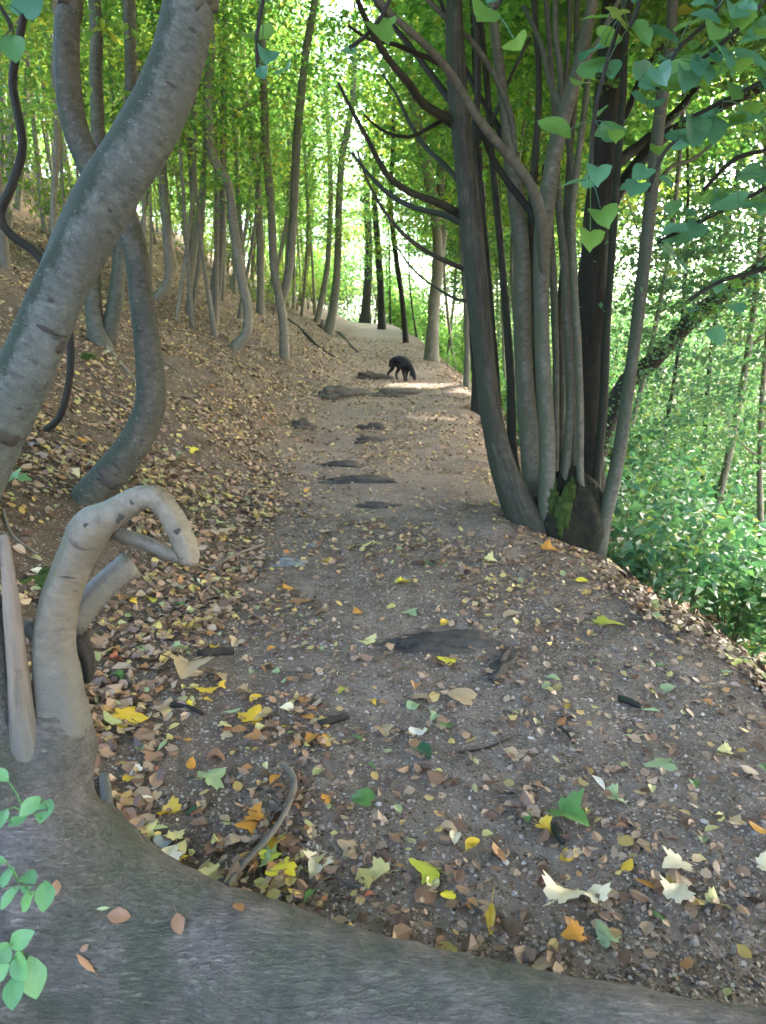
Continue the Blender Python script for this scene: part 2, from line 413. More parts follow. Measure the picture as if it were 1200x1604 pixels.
def tube(pts, rad, sides=10, step=0.1, wob=0.06, seed=0, origin=(0, 0, 0), flare=0.0):
    """swept tube -> verts, quads, bark coordinates"""
    P, R = smooth_line(pts, rad, step)
    n = len(P); o = Vector(origin)
    T = [(P[min(i + 1, n - 1)] - P[max(i - 1, 0)]).normalized() for i in range(n)]
    nx = T[0].orthogonal().normalized()
    V, B, F = [], [], []
    L = 0.0
    for i in range(n):
        if i: L += (P[i] - P[i - 1]).length
        nx = (nx - T[i] * nx.dot(T[i])).normalized(); ny = T[i].cross(nx)
        for k in range(sides):
            a = 2 * math.pi * k / sides; ca, sa = math.cos(a), math.sin(a)
            w = 1 + wob * 2 * (float(vnoise(ca * 1.3 + 5 + L * 2.2, sa * 1.3 + L * 1.7, seed)) - 0.5)
            r = R[i] * w
            if flare and L < R[0] * 3.5:
                q = 1 - L / (R[0] * 3.5)
                r *= 1 + flare * q * q * (0.6 + 0.8 * max(0, math.cos(a * 3 + seed)))
            V.append(P[i] + (nx * ca + ny * sa) * r - o); B.append((ca * r, sa * r, L))
    for i in range(n - 1):
        for k in range(sides):
            a = i * sides + k; b = i * sides + (k + 1) % sides
            F.append((a, b, b + sides, a + sides))
    c0 = len(V); V.append(P[0] - o); B.append((0, 0, 0)); V.append(P[-1] + T[-1] * R[-1] * 0.3 - o); B.append((0, 0, L))
    for k in range(sides):
        F.append((c0, (k + 1) % sides, k)); e = (n - 1) * sides
        F.append((c0 + 1, e + k, e + (k + 1) % sides))
    return V, F, B

def join(parts):
    V, F, B = [], [], []
    for v, f, b in parts:
        s = len(V); V += v; B += b; F += [tuple(i + s for i in q) for q in f]
    return V, F, B

def bark_mesh(name, VFB, m):
    V, F, B = VFB
    me = mesh_np(name, [tuple(p) for p in V], F, m)
    at = me.attributes.new('bark', 'FLOAT_VECTOR', 'POINT')
    at.data.foreach_set('vector', np.asarray(B, np.float32).ravel())
    return me

def leaf_cloud(centers, radii, per, size, g, upness=1.0, elong=1.7):
    """folded rhombic leaves gathered in flattened sprays -> verts, tris"""
    n = len(centers) * per
    C = np.repeat(np.asarray(centers, float), per, 0); Rr = np.repeat(np.asarray(radii, float), per, 0)
    P = C + g.normal(0, 0.5, (n, 3)) * Rr
    nrm = g.normal(0, 1, (n, 3)) * 0.55 + np.array([0, 0, upness]); nrm /= np.linalg.norm(nrm, axis=1)[:, None]
    d = g.normal(0, 1, (n, 3)); d -= nrm * (d * nrm).sum(1)[:, None]; d /= np.linalg.norm(d, axis=1)[:, None]
    s = np.cross(nrm, d)
    L = (size * g.uniform(0.6, 1.3, n))[:, None]; W = L / elong
    fold = nrm * (W * 0.22)
    V = np.stack([P - d * L * 0.5, P + s * W * 0.5 + fold - d * L * 0.05, P + d * L * 0.5 - nrm * L * 0.12, P - s * W * 0.5 + fold - d * L * 0.05], 1).reshape(-1, 3)
    i = np.arange(n) * 4
    F = np.concatenate([np.stack([i, i + 1, i + 2], 1), np.stack([i, i + 2, i + 3], 1)], 0)
    return V, F

# ------------------------------------------------------------------ ground: one sheet, cut into the trodden path and the forest floor
def axis(lo, hi, d0, k):
    a = [0.0]
    while a[-1] < hi: a.append(a[-1] + d0 + k * a[-1])
    b = [0.0]
    while b[-1] > lo: b.append(b[-1] - d0 - k * abs(b[-1]))
    return np.array(b[:0:-1] + a)
def build_ground():
    xs = axis(-140, 140, 0.03, 0.020); ys = axis(-25, 160, 0.028, 0.013)
    X, Y = np.meshgrid(xs, ys); Z = gz(X, Y)
    V = np.stack([X, Y, Z], -1).reshape(-1, 3); PM = path_mask(X, Y).ravel()
    nx = len(xs); ii = np.arange(len(ys) - 1)[:, None] * nx + np.arange(nx - 1)[None, :]
    F = np.stack([ii, ii + 1, ii + nx + 1, ii + nx], -1).reshape(-1, 4)
    onp = (PM[F].mean(1) > 0.5) & (V[F][:, :, 1].mean(1) > -20)
    for name, sel in (('dirt_path', onp), ('forest_floor', ~onp)):
        f = F[sel]; used, inv = np.unique(f, return_inverse=True)
        me = mesh_np(name, V[used], inv.reshape(f.shape), M_SOIL)
        at = me.attributes.new('path', 'FLOAT', 'POINT'); at.data.foreach_set('value', PM[used].astype(np.float32))
        link(name, me, kind='structure', label='trodden brown dirt path climbing through the wood' if name == 'dirt_path' else 'wooded slope of dark soil and fallen leaves')
build_ground()

# ------------------------------------------------------------------ crowns shared by the trees
def crown_mesh(name, z0, z1, r0, r1, ncl, per, size, seed, m, flat=0.22, spray=0.55):
    g = np.random.default_rng(seed)
    z = z0 + (z1 - z0) * g.random(ncl) ** 0.9
    q = (z - z0) / (z1 - z0)
    rr = (r0 + (r1 - r0) * np.sin(np.pi * np.clip(0.12 + 0.8 * q, 0, 1))) * np.sqrt(g.random(ncl))
    a = g.random(ncl) * 2 * np.pi
    C = np.stack([rr * np.cos(a), rr * np.sin(a), z], 1)
    s = g.uniform(0.6, 1.3, ncl)
    R = np.stack([spray * s, spray * s, spray * flat * s], 1)
    V, F = leaf_cloud(C, R, per, size, g)
    return mesh_np(name, V, F, m, smooth=False)

CROWNS = [crown_mesh('crown', 1.7 + 0.25 * (k % 4), 8.5 + (k % 3), 0.35, 1.9, 84, 44, 0.088, 100 + k, M_LEAF if k % 3 else M_LEAF_Y) for k in range(8)]
CANOPY = [crown_mesh('crown', 4.6, 9.5, 0.6, 3.0, 190, 60, 0.15, 200 + k, M_LEAF if k % 2 else M_LEAF_Y, spray=0.75) for k in range(4)]  # leaves enlarged and thickened so these crowns shade the ground
SAPL = [crown_mesh('crown', 0.5, 3.6, 0.25, 1.0, 40, 34, 0.075, 300 + k, M_LEAF_Y if k % 2 else M_LEAF, spray=0.4) for k in range(4)]

def add_crown(tree, me, loc=(0, 0, 0), sc=1.0, rz=None):
    o = link('crown', me, tree, loc, kind='stuff')
    o.rotation_euler = (0, 0, rnd.uniform(0, 6.28) if rz is None else rz)
    o.scale = (sc, sc, sc)
    return o

def px_line(pts, Y, dy=0.0):
    """pixels (x, y, width) at depth Y -> world points and radii; dy drifts the depth along the line"""
    P, R = [], []
    for i, (a, b, w) in enumerate(pts):
        p = at_y(a, b, Y + dy * i / max(1, len(pts) - 1))
        P.append(p); R.append(0.5 * w * cam_depth(p) / FPX)
    return P, R

def raise_top(P, R, ztop, lean=0.35):
    """carry a stem on above the picture"""
    d = (P[-1] - P[-2]).normalized(); d = (d + Vector((0, 0, lean * 3))).normalized()
    h = ztop - P[-1].z
    if h > 0.4:
        for k in (0.35, 0.7, 1.0):
            P.append(P[-1] + (d + Vector((rnd.uniform(-.12, .12), rnd.uniform(-.12, .12), 0.1))).normalized() * h * 0.34)
            R.append(R[-1] * (0.82 if k < 1 else 0.5))
    return P, R

def limbs(P, R, zmin, n, length, seed, ro=0.45):
    """side limbs for one trunk, as tubes"""
    g = random.Random(seed); out = []
    idx = [i for i in range(1, len(P)) if P[i].z > zmin]
    for k in range(n):
        if not idx: break
        i = g.choice(idx); a = g.uniform(0, 6.28)
        d = Vector((math.cos(a), math.sin(a), g.uniform(0.4, 1.1))).normalized()
        l = length * g.uniform(0.6, 1.2); s = P[i]; r = R[i] * ro
        out.append(([s, s + d * l * 0.4 + Vector((0, 0, -0.03 * l)), s + d * l * 0.75 + Vector((0, 0, 0.1 * l)), s + d * l + Vector((0, 0, 0.22 * l))], [r, r * 0.7, r * 0.45, r * 0.12]))
    return out

def px_tree(name, stems, label, m, ztop=9.0, crown=None, crown_sc=1.0, sides=9, group=None, base_px=None, nl=5, flare=0.35, step=0.12, crown_dz=0.0, Y=None, cat='tree', dy=0.0):
    """a tree whose stems are traced in the picture; the first point of the first stem stands on the ground"""
    b = hit(*(base_px or stems[0][0][:2]))
    if Y is None: Y = b.y
    else: b = at_y(*(base_px or stems[0][0][:2]), Y)
    b = Vector((b.x, Y, float(gz(b.x, Y))))
    t = empty(name, b, label, cat, group)
    top = b
    for k, s in enumerate(stems):
        P, R = px_line(s, Y + (0.06 * k if k else 0), dy)
        if k == 0:
            P[0] = Vector((P[0].x, P[0].y, float(gz(P[0].x, P[0].y)) - 0.04))
            P.insert(0, P[0] + Vector((0, 0, -0.25))); R.insert(0, R[0] * 1.1)
        inview = len(P)
        P, R = raise_top(P, R, b.z + ztop * (1 - 0.12 * k))
        parts = [tube(P, R, sides, step, 0.10, seed=len(label) + k, origin=b, flare=flare if k == 0 else 0)]
        for lp, lr in limbs(P, R, P[min(inview, len(P) - 1)].z + 0.5, nl, 1.7, len(label) * 7 + k):
            parts.append(tube(lp, lr, 5, 0.25, 0.04, origin=b))
        link('trunk' if k == 0 else 'stem', bark_mesh('trunk', join(parts), m), t)
        if k == 0: top = P[-1]
    if crown is not None:
        off = Vector((top.x - b.x, top.y - b.y, crown_dz))
        add_crown(t, crown, off, crown_sc)
    return t

# the leaning beech and its neighbours on the left bank
t_lean = px_tree('leaning_tree', [[(-70, 800, 114.5), (-42, 745, 104.7), (-8, 670, 94.8), (28, 600, 88.4), (64, 520, 83.4), (108, 420, 84.2), (166, 310, 88.4), (220, 225, 88.4), (258, 150, 83.4), (283, 75, 78.5), (298, 0, 75.2), (305, -70, 72)]],
        'thick grey speckled trunk leaning across the upper left corner', M_BEECH, ztop=8.5, crown=CANOPY[0], sides=32, step=0.035, nl=4, flare=0.2, base_px=(-66, 800))
t_s = px_tree('bent_tree', [[(132, 782, 48.6), (165, 752, 50.2), (207, 700, 50.2), (234, 630, 47.1), (232, 550, 42.6), (222, 470, 39.5), (214, 400, 39.5), (190, 330, 42.6), (148, 268, 44.1), (116, 195, 41), (104, 110, 39.5), (106, 30, 38), (108, -60, 36.5)]],
        'S-shaped grey trunk sweeping out of the bank behind the hooked branch', M_OLIVE, ztop=8, crown=CANOPY[1], sides=22, step=0.05, nl=4, flare=0.15)
px_tree('twisted_stem', [[(66, 674, 12), (92, 655, 11), (106, 610, 11), (111, 548, 11), (98, 470, 12), (62, 402, 13), (18, 368, 13), (1, 335, 14), (20, 288, 14), (35, 236, 14), (30, 190, 14), (20, 132, 13), (26, 80, 13), (38, 20, 12), (44, -40, 11)]],
        'thin dark twisted stem looping at the far left edge', M_DARK, ztop=5.5, crown=SAPL[0], sides=10, step=0.05, nl=3, crown_dz=3.0, flare=0)
px_tree('twin_tree', [[(160, 540, 34), (148, 500, 27.2), (145, 430, 25.5), (150, 330, 23.8), (154, 230, 22.1), (150, 120, 20.4), (148, 0, 18.7)], [(166, 536, 28.9), (180, 480, 25.5), (187, 410, 22.1), (194, 330, 21.2), (202, 230, 20.4), (205, 130, 19.6), (202, 20, 18.7), (200, -60, 17)]],
        'twin grey trunks joined at the foot behind the leaning trunk', M_STEM, ztop=9, crown=CROWNS[0], sides=12, step=0.08)
px_tree('slender_tree', [[(243, 470, 19.7), (264, 440, 15.6), (263, 380, 14.8), (257, 290, 13.9), (252, 200, 13.1), (255, 100, 12.3), (250, 0, 11.5)]],
        'slender trunk with a hooked foot to the right of the bent trunk', M_BARK, crown=CROWNS[1])
px_tree('slender_tree', [[(296, 492, 9.8), (299, 420, 7.4), (302, 330, 7.4), (297, 220, 6.6), (305, 100, 6.6), (300, 0, 5.7)], [(300, 490, 7.4), (311, 420, 7.4), (318, 330, 6.6), (322, 230, 6.6), (330, 120, 5.7)]],
        'pair of pole-thin stems rising from one foot on the hillside', M_BARK, crown=CROWNS[2])
px_tree('slender_tree', [[(366, 546, 21.3), (386, 522, 18), (388, 480, 15.6), (377, 430, 14.8), (366, 350, 14.8), (357, 287, 13.9), (332, 240, 14.8), (325, 150, 13.1), (332, 60, 12.3), (322, -40, 11.5)]],
        'slender trunk with a sharp elbow halfway up, left of the path', M_BARK, crown=CROWNS[3], sides=12, step=0.08)
px_tree('slender_tree', [[(446, 562, 16.4), (443, 500, 13.9), (430, 420, 13.1), (424, 320, 13.1), (416, 220, 12.3), (413, 120, 11.5), (408, 0, 10.7)], [(440, 480, 12.3), (452, 425, 13.1), (460, 330, 13.1), (465, 220, 13.9), (478, 90, 12.3), (492, 10, 10.7), (500, -60, 9.8)]],
        'forked slender trunk standing at the left edge of the path', M_BARK, crown=CROWNS[4], sides=12, step=0.08)
px_tree('slender_tree', [[(408, 492, 13.1), (408, 420, 11.5), (405, 310, 11.5), (396, 220, 10.7), (382, 120, 10.7), (378, 0, 9.8)]],
        'straight grey trunk behind the elbowed one, left of the path', M_BARK, crown=CROWNS[5])
px_tree('slender_tree', [[(514, 522, 18), (524, 470, 13.1), (529, 400, 11.5), (531, 320, 10.7), (537, 240, 10.7), (552, 160, 9.8), (556, 60, 9)]],
        'slender trunk with flared foot beside the upper path', M_BARK, crown=CROWNS[6])
px_tree('slender_tree', [[(496, 505, 9.8), (512, 420, 8.2), (518, 310, 8.2), (514, 200, 7.4), (505, 90, 7.4), (500, 0, 6.6)]],
        'pole-thin grey stem just left of the flared-foot trunk', M_BARK, crown=CROWNS[7])
px_tree('slender_tree', [[(338, 505, 9), (345, 430, 7.4), (350, 330, 7.4), (348, 220, 6.6), (352, 80, 6.6)]],
        'pole-thin stem standing left of the elbowed trunk', M_BARK, crown=CROWNS[2])
px_tree('slender_tree', [[(470, 478, 11.5), (482, 400, 9), (488, 300, 9), (486, 180, 8.2), (492, 60, 8.2)]],
        'grey stem behind the fork of the path-side trunk', M_BARK, crown=CROWNS[0])
px_tree('slender_tree', [[(88, 440, 11.5), (84, 330, 9.8), (90, 220, 9.8), (84, 100, 9), (86, 0, 8.2)]],
        'pale slender trunk seen between the far-left stem and the leaning trunk', M_BARK, crown=CROWNS[3])
# along the crest and the right edge of the path
px_tree('roadside_tree', [[(572, 484, 17), (576, 440, 13), (578, 380, 12), (574, 300, 11), (580, 200, 10)]],
        'dark broad trunk at the top of the path', M_DARK, crown=CROWNS[1], crown_sc=1.4, Y=46)
px_tree('roadside_tree', [[(598, 500, 14), (596, 450, 11), (592, 390, 10), (586, 300, 9), (590, 200, 8)]],
        'dark straight trunk right of the path crest', M_DARK, crown=CROWNS[4], crown_sc=1.3, Y=36)
px_tree('roadside_tree', [[(636, 528, 10), (630, 470, 8), (620, 400, 8), (612, 320, 7), (616, 220, 7)]],
        'thin dark stem on the right shoulder of the upper path', M_DARK, crown=CROWNS[5], Y=26)
px_tree('roadside_tree', [[(676, 535, 24), (680, 480, 19), (686, 420, 17), (684, 350, 16), (668, 260, 18), (650, 170, 16), (640, 80, 14)], [(684, 420, 16), (694, 360, 14), (690, 270, 13), (700, 180, 12)]],
        'blotchy forked trunk on the right edge beyond the dog', M_BARK, crown=CROWNS[6], crown_sc=1.2, Y=19)
px_tree('roadside_tree', [[(731, 592, 11), (732, 520, 9), (728, 440, 9), (722, 340, 8), (726, 240, 8)]],
        'pale thin pole just left of the multi-stemmed tree', M_BARK, crown=CROWNS[7], Y=13)
px_tree('roadside_tree', [[(748, 610, 20), (746, 570, 16), (742, 500, 14), (752, 420, 12), (756, 320, 11), (748, 200, 10)]],
        'black trunk half hidden behind the front stem of the multi-stemmed tree', M_DARK, crown=CROWNS[2], Y=11)

def scars(tree, part, spots, m):
    """knots, collars and bark scars seated on a trunk where the picture shows them"""
    from mathutils.bvhtree import BVHTree
    o = [c for c in tree.children if c.name.split('.')[0] == part][0]; base = tree.location
    bv = BVHTree.FromPolygons([v.co + base for v in o.data.vertices], [tuple(p.vertices) for p in o.data.polygons])
    for q, (px, py, w, h, ang) in enumerate(spots):
        loc, nrm, _, _ = bv.ray_cast(Vector((0, 0, CAM_Z)), ray(px, py).normalized())
        if loc is None: continue
        k = cam_depth(loc) / FPX; bm = bmesh.new(); bmesh.ops.create_icosphere(bm, subdivisions=3, radius=1)
        up = Vector((math.sin(math.radians(ang)), 0, math.cos(math.radians(ang)))); up = (up - nrm * up.dot(nrm)).normalized(); sd = up.cross(nrm); rk = 0.5 * w * k
        for v in bm.verts:
            n = v.co.normalized(); f = 1 + 1.6 * (float(fbm(n.x * 2.6 + q * 1.7 + n.y, n.z * 2.6 + q, 33, 4)) - 0.47)
            a = n.x * 0.5 * w * k * f
            v.co = sd * a + up * (n.z * 0.5 * h * k * f) + nrm * (n.y * 0.16 * min(w, h) * k - (a * a) / (0.09 * w / 20)) + (loc - base)
        me = bpy.data.meshes.new('bark_scar'); bm.to_mesh(me); bm.free(); me.materials.append(m)
        for p in me.polygons: p.use_smooth = True
        co = np.zeros(len(me.vertices) * 3, np.float32); me.vertices.foreach_get('co', co)
        me.attributes.new('bark', 'FLOAT_VECTOR', 'POINT').data.foreach_set('vector', co)
        link('bark_scar', me, o)
scars(t_lean, 'trunk', [(16, 688, 66, 22, 25), (72, 516, 58, 9, 30), (96, 545, 24, 22, 20), (80, 470, 15, 8, 30), (172, 330, 18, 5, 40), (300, 46, 26, 6, 25), (270, 134, 46, 6, 25), (30, 640, 18, 6, 25)], M_SCAR)
scars(t_s, 'trunk', [(176, 754, 46, 24, 40), (224, 440, 16, 6, 0), (222, 690, 14, 5, 30)], M_SCAR)

# ------------------------------------------------------------------ the multi-stemmed tree at the right edge of the path
def multi_stem():
    b = Vector((at_y(880, 830, 5.6).x, 5.6, 0)); b.z = float(gz(b.x, b.y))
    t = empty('multi_stemmed_tree', b, 'many-stemmed tree sprouting from a mossy stump at the right of the path', 'tree')
    YB = 5.6
    def stem(name, pts, m, dY=0.0, sides=14, ztop=9.0, wob=0.12, nl=3, cont=True, flare=0.0, lab=None):
        P, R = px_line([(a_, b_, w_ * 0.82) for a_, b_, w_ in pts], YB + dY)
        P.insert(0, P[0] + (P[0] - P[1]).normalized() * 0.12 + Vector((0, 0, -0.4))); R.insert(0, R[0] * 1.1)
        if cont: P, R = raise_top(P, R, ztop)
        parts = [tube(P, R, sides, 0.06, wob, seed=int(pts[0][0]), origin=b, flare=flare)]
        if cont:
            for lp, lr in limbs(P, R, 4.0, nl, 1.8, int(pts[0][0])):
                parts.append(tube(lp, lr, 5, 0.25, 0.04, origin=b))
        o = link(name, bark_mesh(name, join(parts), m), t)
        if lab: o['label'] = lab
        return o
    stem('trunk', [(838, 850, 70), (812, 790, 58), (788, 730, 50), (772, 660, 46), (760, 570, 43), (750, 470, 42), (741, 380, 42), (732, 290, 41), (722, 200, 40), (714, 110, 38), (712, 20, 34), (708, -60, 30)], M_RIDGE, -0.15, 22, flare=0.55, lab='dark ridged front stem')
    stem('stem', [(850, 840, 50), (836, 770, 38), (828, 680, 36), (822, 590, 34), (818, 490, 33), (816, 390, 32), (806, 300, 28), (796, 220, 24), (784, 120, 20), (772, 20, 18), (768, -50, 16)], M_STEM, 0.1)
    stem('stem', [(862, 850, 38), (856, 790, 33), (857, 700, 31), (852, 600, 30), (848, 500, 30), (848, 410, 31), (854, 330, 33), (866, 250, 30), (884, 180, 28), (906, 110, 26), (922, 30, 24), (934, -50, 22)], M_STEM, -0.2)
    stem('stem', [(868, 800, 18), (870, 720, 15), (871, 600, 14), (868, 470, 14), (862, 360, 14), (858, 300, 12), (868, 200, 11), (862, 80, 10)], M_STEM, 0.15, 9)
    stem('stem', [(878, 790, 20), (888, 710, 17), (893, 620, 16), (889, 520, 16), (884, 420, 15), (876, 330, 15), (872, 240, 14), (878, 120, 12), (870, 0, 11)], M_STEM, -0.05, 10)
    stem('stem', [(912, 800, 18), (909, 740, 15), (909, 650, 15), (905, 540, 15), (899, 430, 15), (896, 340, 14), (904, 260, 13), (918, 150, 12), (922, 30, 11)], M_STEM, -0.12, 10)
    stem('stem', [(884, 800, 16), (879, 700, 15), (880, 590, 14), (878, 480, 13), (888, 380, 13), (896, 280, 12), (884, 160, 11), (892, 20, 10)], M_STEM, 0.2, 9)
    stem('stem', [(940, 840, 34), (952, 790, 28), (968, 715, 26), (982, 620, 25), (996, 520, 24), (1008, 420, 24), (1018, 330, 24), (1027, 240, 23), (1036, 160, 22), (1048, 80, 21), (1054, 0, 20), (1060, -60, 18)], M_STEM, -0.1, 14, lab='pale straight stem leaning right, apart from the others')
    stem('stem', [(925, 830, 70), (922, 740, 56), (922, 650, 52), (924, 550, 54), (928, 450, 56), (936, 360, 54), (944, 270, 50), (950, 180, 48), (956, 90, 44), (962, 0, 40), (966, -60, 38)], M_DARK, 0.45, 20, wob=0.14, lab='thick black ivy-clad stem at the back')
    stem('stem', [(826, 820, 30), (800, 760, 26), (782, 690, 22), (776, 600, 20), (768, 500, 17), (760, 400, 16), (752, 300, 14), (744, 200, 13), (748, 80, 12)], M_RIDGE, 0.3, 9)
    stem('stem', [(850, 845, 22), (842, 760, 19), (838, 650, 18), (833, 520, 17), (830, 400, 16), (836, 280, 15), (844, 150, 13), (838, 20, 11)], M_RIDGE, 0.22, 9)
    stem('stem', [(900, 830, 20), (899, 720, 16), (897, 600, 15), (892, 480, 14), (886, 360, 13), (893, 240, 12), (903, 100, 11)], M_STEM, 0.3, 9)
    stem('stem', [(930, 835, 24), (935, 740, 18), (945, 640, 17), (950, 520, 16), (958, 400, 15), (966, 280, 14), (976, 150, 13), (985, 20, 12)], M_RIDGE, 0.12, 9)
    stem('stem', [(815, 800, 22), (803, 700, 18), (800, 600, 16), (792, 480, 15), (782, 360, 14), (770, 240, 13), (762, 120, 12), (752, 10, 11)], M_RIDGE, 0.35, 9)
    # branches
    def br(pts, m, dY=0.0, dy=-0.8):
        P, R = px_line([(a_, b_, w_ * 0.82) for a_, b_, w_ in pts], YB + dY, dy)
        link('branch', bark_mesh('branch', tube(P, R, 8, 0.08, 0.08, seed=int(pts[0][1]), origin=b), m), t)
    br([(742, 350, 20), (715, 332, 17), (680, 315, 15), (640, 300, 13), (605, 272, 11), (580, 225, 9), (555, 180, 7), (530, 130, 5)], M_RIDGE)
    br([(742, 360, 15), (700, 338, 12), (650, 326, 10), (610, 305, 9), (575, 270, 7), (552, 240, 5)], M_RIDGE, 0.1, 0.5)
    br([(748, 430, 14), (712, 415, 10), (670, 395, 9), (630, 365, 8), (595, 320, 6), (570, 270, 4), (560, 235, 3)], M_RIDGE, 0, -0.4)
    br([(724, 205, 26), (700, 185, 20), (665, 165, 17), (640, 130, 15), (610, 95, 13), (585, 55, 12), (560, 0, 10), (550, -40, 9)], M_RIDGE, 0, -1.0)
    br([(722, 180, 18), (700, 150, 14), (670, 110, 12), (640, 70, 11), (600, 20, 9), (570, -30, 8)], M_DARK, 0.1, 0.6)
    br([(850, 440, 10), (850, 390, 20), (847, 345, 24), (836, 300, 22), (812, 262, 19), (780, 225, 18), (745, 180, 17), (715, 130, 16), (690, 95, 15), (655, 60, 14), (615, 25, 13), (575, -20, 12)], M_STEM, -0.215, -1.0)
    br([(850, 375, 18), (830, 330, 15), (795, 285, 13), (770, 245, 12), (752, 200, 11), (735, 165, 10)], M_DARK, -0.1, 0.2)
    br([(820, 330, 16), (808, 260, 14), (800, 180, 13), (770, 110, 12), (735, 60, 11), (690, 20, 10), (640, -30, 8)], M_STEM, 0.15, -0.3)
    br([(942, 340, 34), (975, 290, 28), (1005, 250, 26), (1045, 210, 22), (1095, 185, 19), (1150, 158, 17), (1215, 130, 15)], M_DARK, 0.45, 0.6)
    br([(960, 260, 24), (1000, 230, 20), (1040, 195, 19), (1075, 160, 16), (1110, 110, 13), (1150, 60, 10)], M_DARK, 0.45, 1.0)
    for pts, m, dY, dy in (([(730, 300, 12), (700, 262, 10), (668, 232, 9), (640, 190, 8), (622, 150, 6), (600, 118, 5)], M_RIDGE, 0.1, 0.8), ([(716, 130, 14), (690, 100, 11), (655, 85, 10), (620, 70, 8), (580, 62, 6), (545, 40, 5)], M_DARK, 0.0, -0.6),
                           ([(806, 280, 14), (780, 200, 12), (745, 140, 10), (712, 70, 9), (690, 0, 8)], M_DARK, 0.2, 0.4), ([(884, 180, 14), (862, 130, 12), (848, 70, 10), (820, 10, 9)], M_STEM, -0.2, 0.3), ([(905, 110, 12), (935, 70, 10), (958, 20, 9), (990, -30, 8)], M_STEM, -0.2, -0.3),
                           ([(948, 220, 16), (980, 180, 13), (1000, 130, 11), (1030, 80, 9), (1080, 40, 7)], M_DARK, 0.4, 0.3), ([(750, 470, 8), (720, 470, 6), (690, 455, 5), (650, 425, 4), (620, 385, 3)], M_RIDGE, -0.1, 0.5), ([(1022, 300, 10), (1050, 262, 8), (1085, 250, 7), (1120, 222, 5)], M_STEM, -0.1, 0.4),
                           ([(735, 240, 9), (770, 190, 8), (800, 120, 7), (830, 60, 6)], M_RIDGE, 0.0, 0.2), ([(700, 185, 10), (672, 200, 8), (640, 215, 7), (600, 205, 5), (570, 180, 4)], M_DARK, 0.0, -0.5)):
        br(pts, m, dY, dy)
    # mossy stump
    g = np.random.default_rng(4)
    bm = bmesh.new(); bmesh.ops.create_icosphere(bm, subdivisions=4, radius=1)
    c = at_y(886, 822, YB - 0.04)
    for v in bm.verts:
        n = v.co.normalized(); a = math.atan2(n.y, n.x)
        k = 1 + 0.22 * (float(fbm(n.x * 2.2 + 9 + n.z, n.y * 2.2 + 4, 8, 4)) - 0.47) * 4 * 0.6 + 0.10 * math.sin(a * 5 + n.z * 2)
        v.co = Vector((n.x * 0.28 * k, n.y * 0.25 * k, n.z * 0.36 * k)) + (c - b)
    me = bpy.data.meshes.new('stump'); bm.to_mesh(me); bm.free()
    for p in me.polygons: p.use_smooth = True
    co = np.zeros(len(me.vertices) * 3, np.float32); me.vertices.foreach_get('co', co)
    at = me.attributes.new('bark', 'FLOAT_VECTOR', 'POINT'); at.data.foreach_set('vector', co)
    me.materials.append(M_STUMP)
    st = link('stump', me, t); st['label'] = 'black mossy stump at the foot'
    # moss cushion on the stump's left face
    bm = bmesh.new(); bmesh.ops.create_icosphere(bm, subdivisions=4, radius=1)
    c2 = at_y(880, 806, YB - 0.26)
    for v in bm.verts:
        n = v.co.normalized(); k = 1 + 1.3 * (float(fbm(n.x * 3 + 3 + n.y, n.z * 4, 12, 4)) - 0.47)
        v.co = Vector((n.x * 0.06 * k, n.y * 0.06 * k, n.z * 0.16 * k)) + (c2 - b)
    me = bpy.data.meshes.new('moss'); bm.to_mesh(me); bm.free(); me.materials.append(M_MOSS)
    for p in me.polygons: p.use_smooth = True
    mo = link('moss', me, st)
    for dx, dz, sc in ((-0.07, 0.10, 0.7), (0.06, 0.16, 0.55), (-0.1, -0.12, 0.6)):
        c = mo.copy(); COL.objects.link(c); c.parent = st; c.location = (dx + (c2 - b).x * (1 - sc), (c2 - b).y * (1 - sc) + 0.03, dz + (c2 - b).z * (1 - sc)); c.scale = (sc, sc, sc)
    for k, (x, y, z, s) in enumerate(((-0.2, 0.2, 0, 1.0), (1.6, 1.0, -0.4, 1.0), (-1.6, 0.6, 0.2, 0.9))):
        add_crown(t, CANOPY[k], (x, y, z), s)
    # small low sprays on this tree's branches
    add_crown(t, SAPL[2], (0.8, 0.3, 1.2), 0.8)
    return t
multi_stem()
px_tree('leaning_dark_tree', [[(905, 690, 34), (965, 628, 28), (1020, 568, 27), (1080, 505, 26), (1140, 455, 24), (1210, 405, 22), (1290, 350, 18)]],
        'black trunk slanting up to the right behind the multi-stemmed tree', M_DARK, ztop=4.2, crown=SAPL[3], Y=7.0, crown_dz=1.5, flare=0.1)
lt = bpy.data.objects['leaning_dark_tree']
for a_, b_, Y_, sc_ in ((1060, 560, 6.0, 0.62), (1150, 500, 6.0, 0.66), (1000, 610, 6.2, 0.5), (1200, 430, 6.0, 0.6), (1110, 545, 5.8, 0.5)):
    p_ = at_y(a_, b_, Y_) - Vector((0, 0, 2.0 * sc_)) - lt.location
    c_ = add_crown(lt, SAPL[2], p_, sc_); c_.material_slots[0].link = 'OBJECT'; c_.material_slots[0].material = M_UNDER

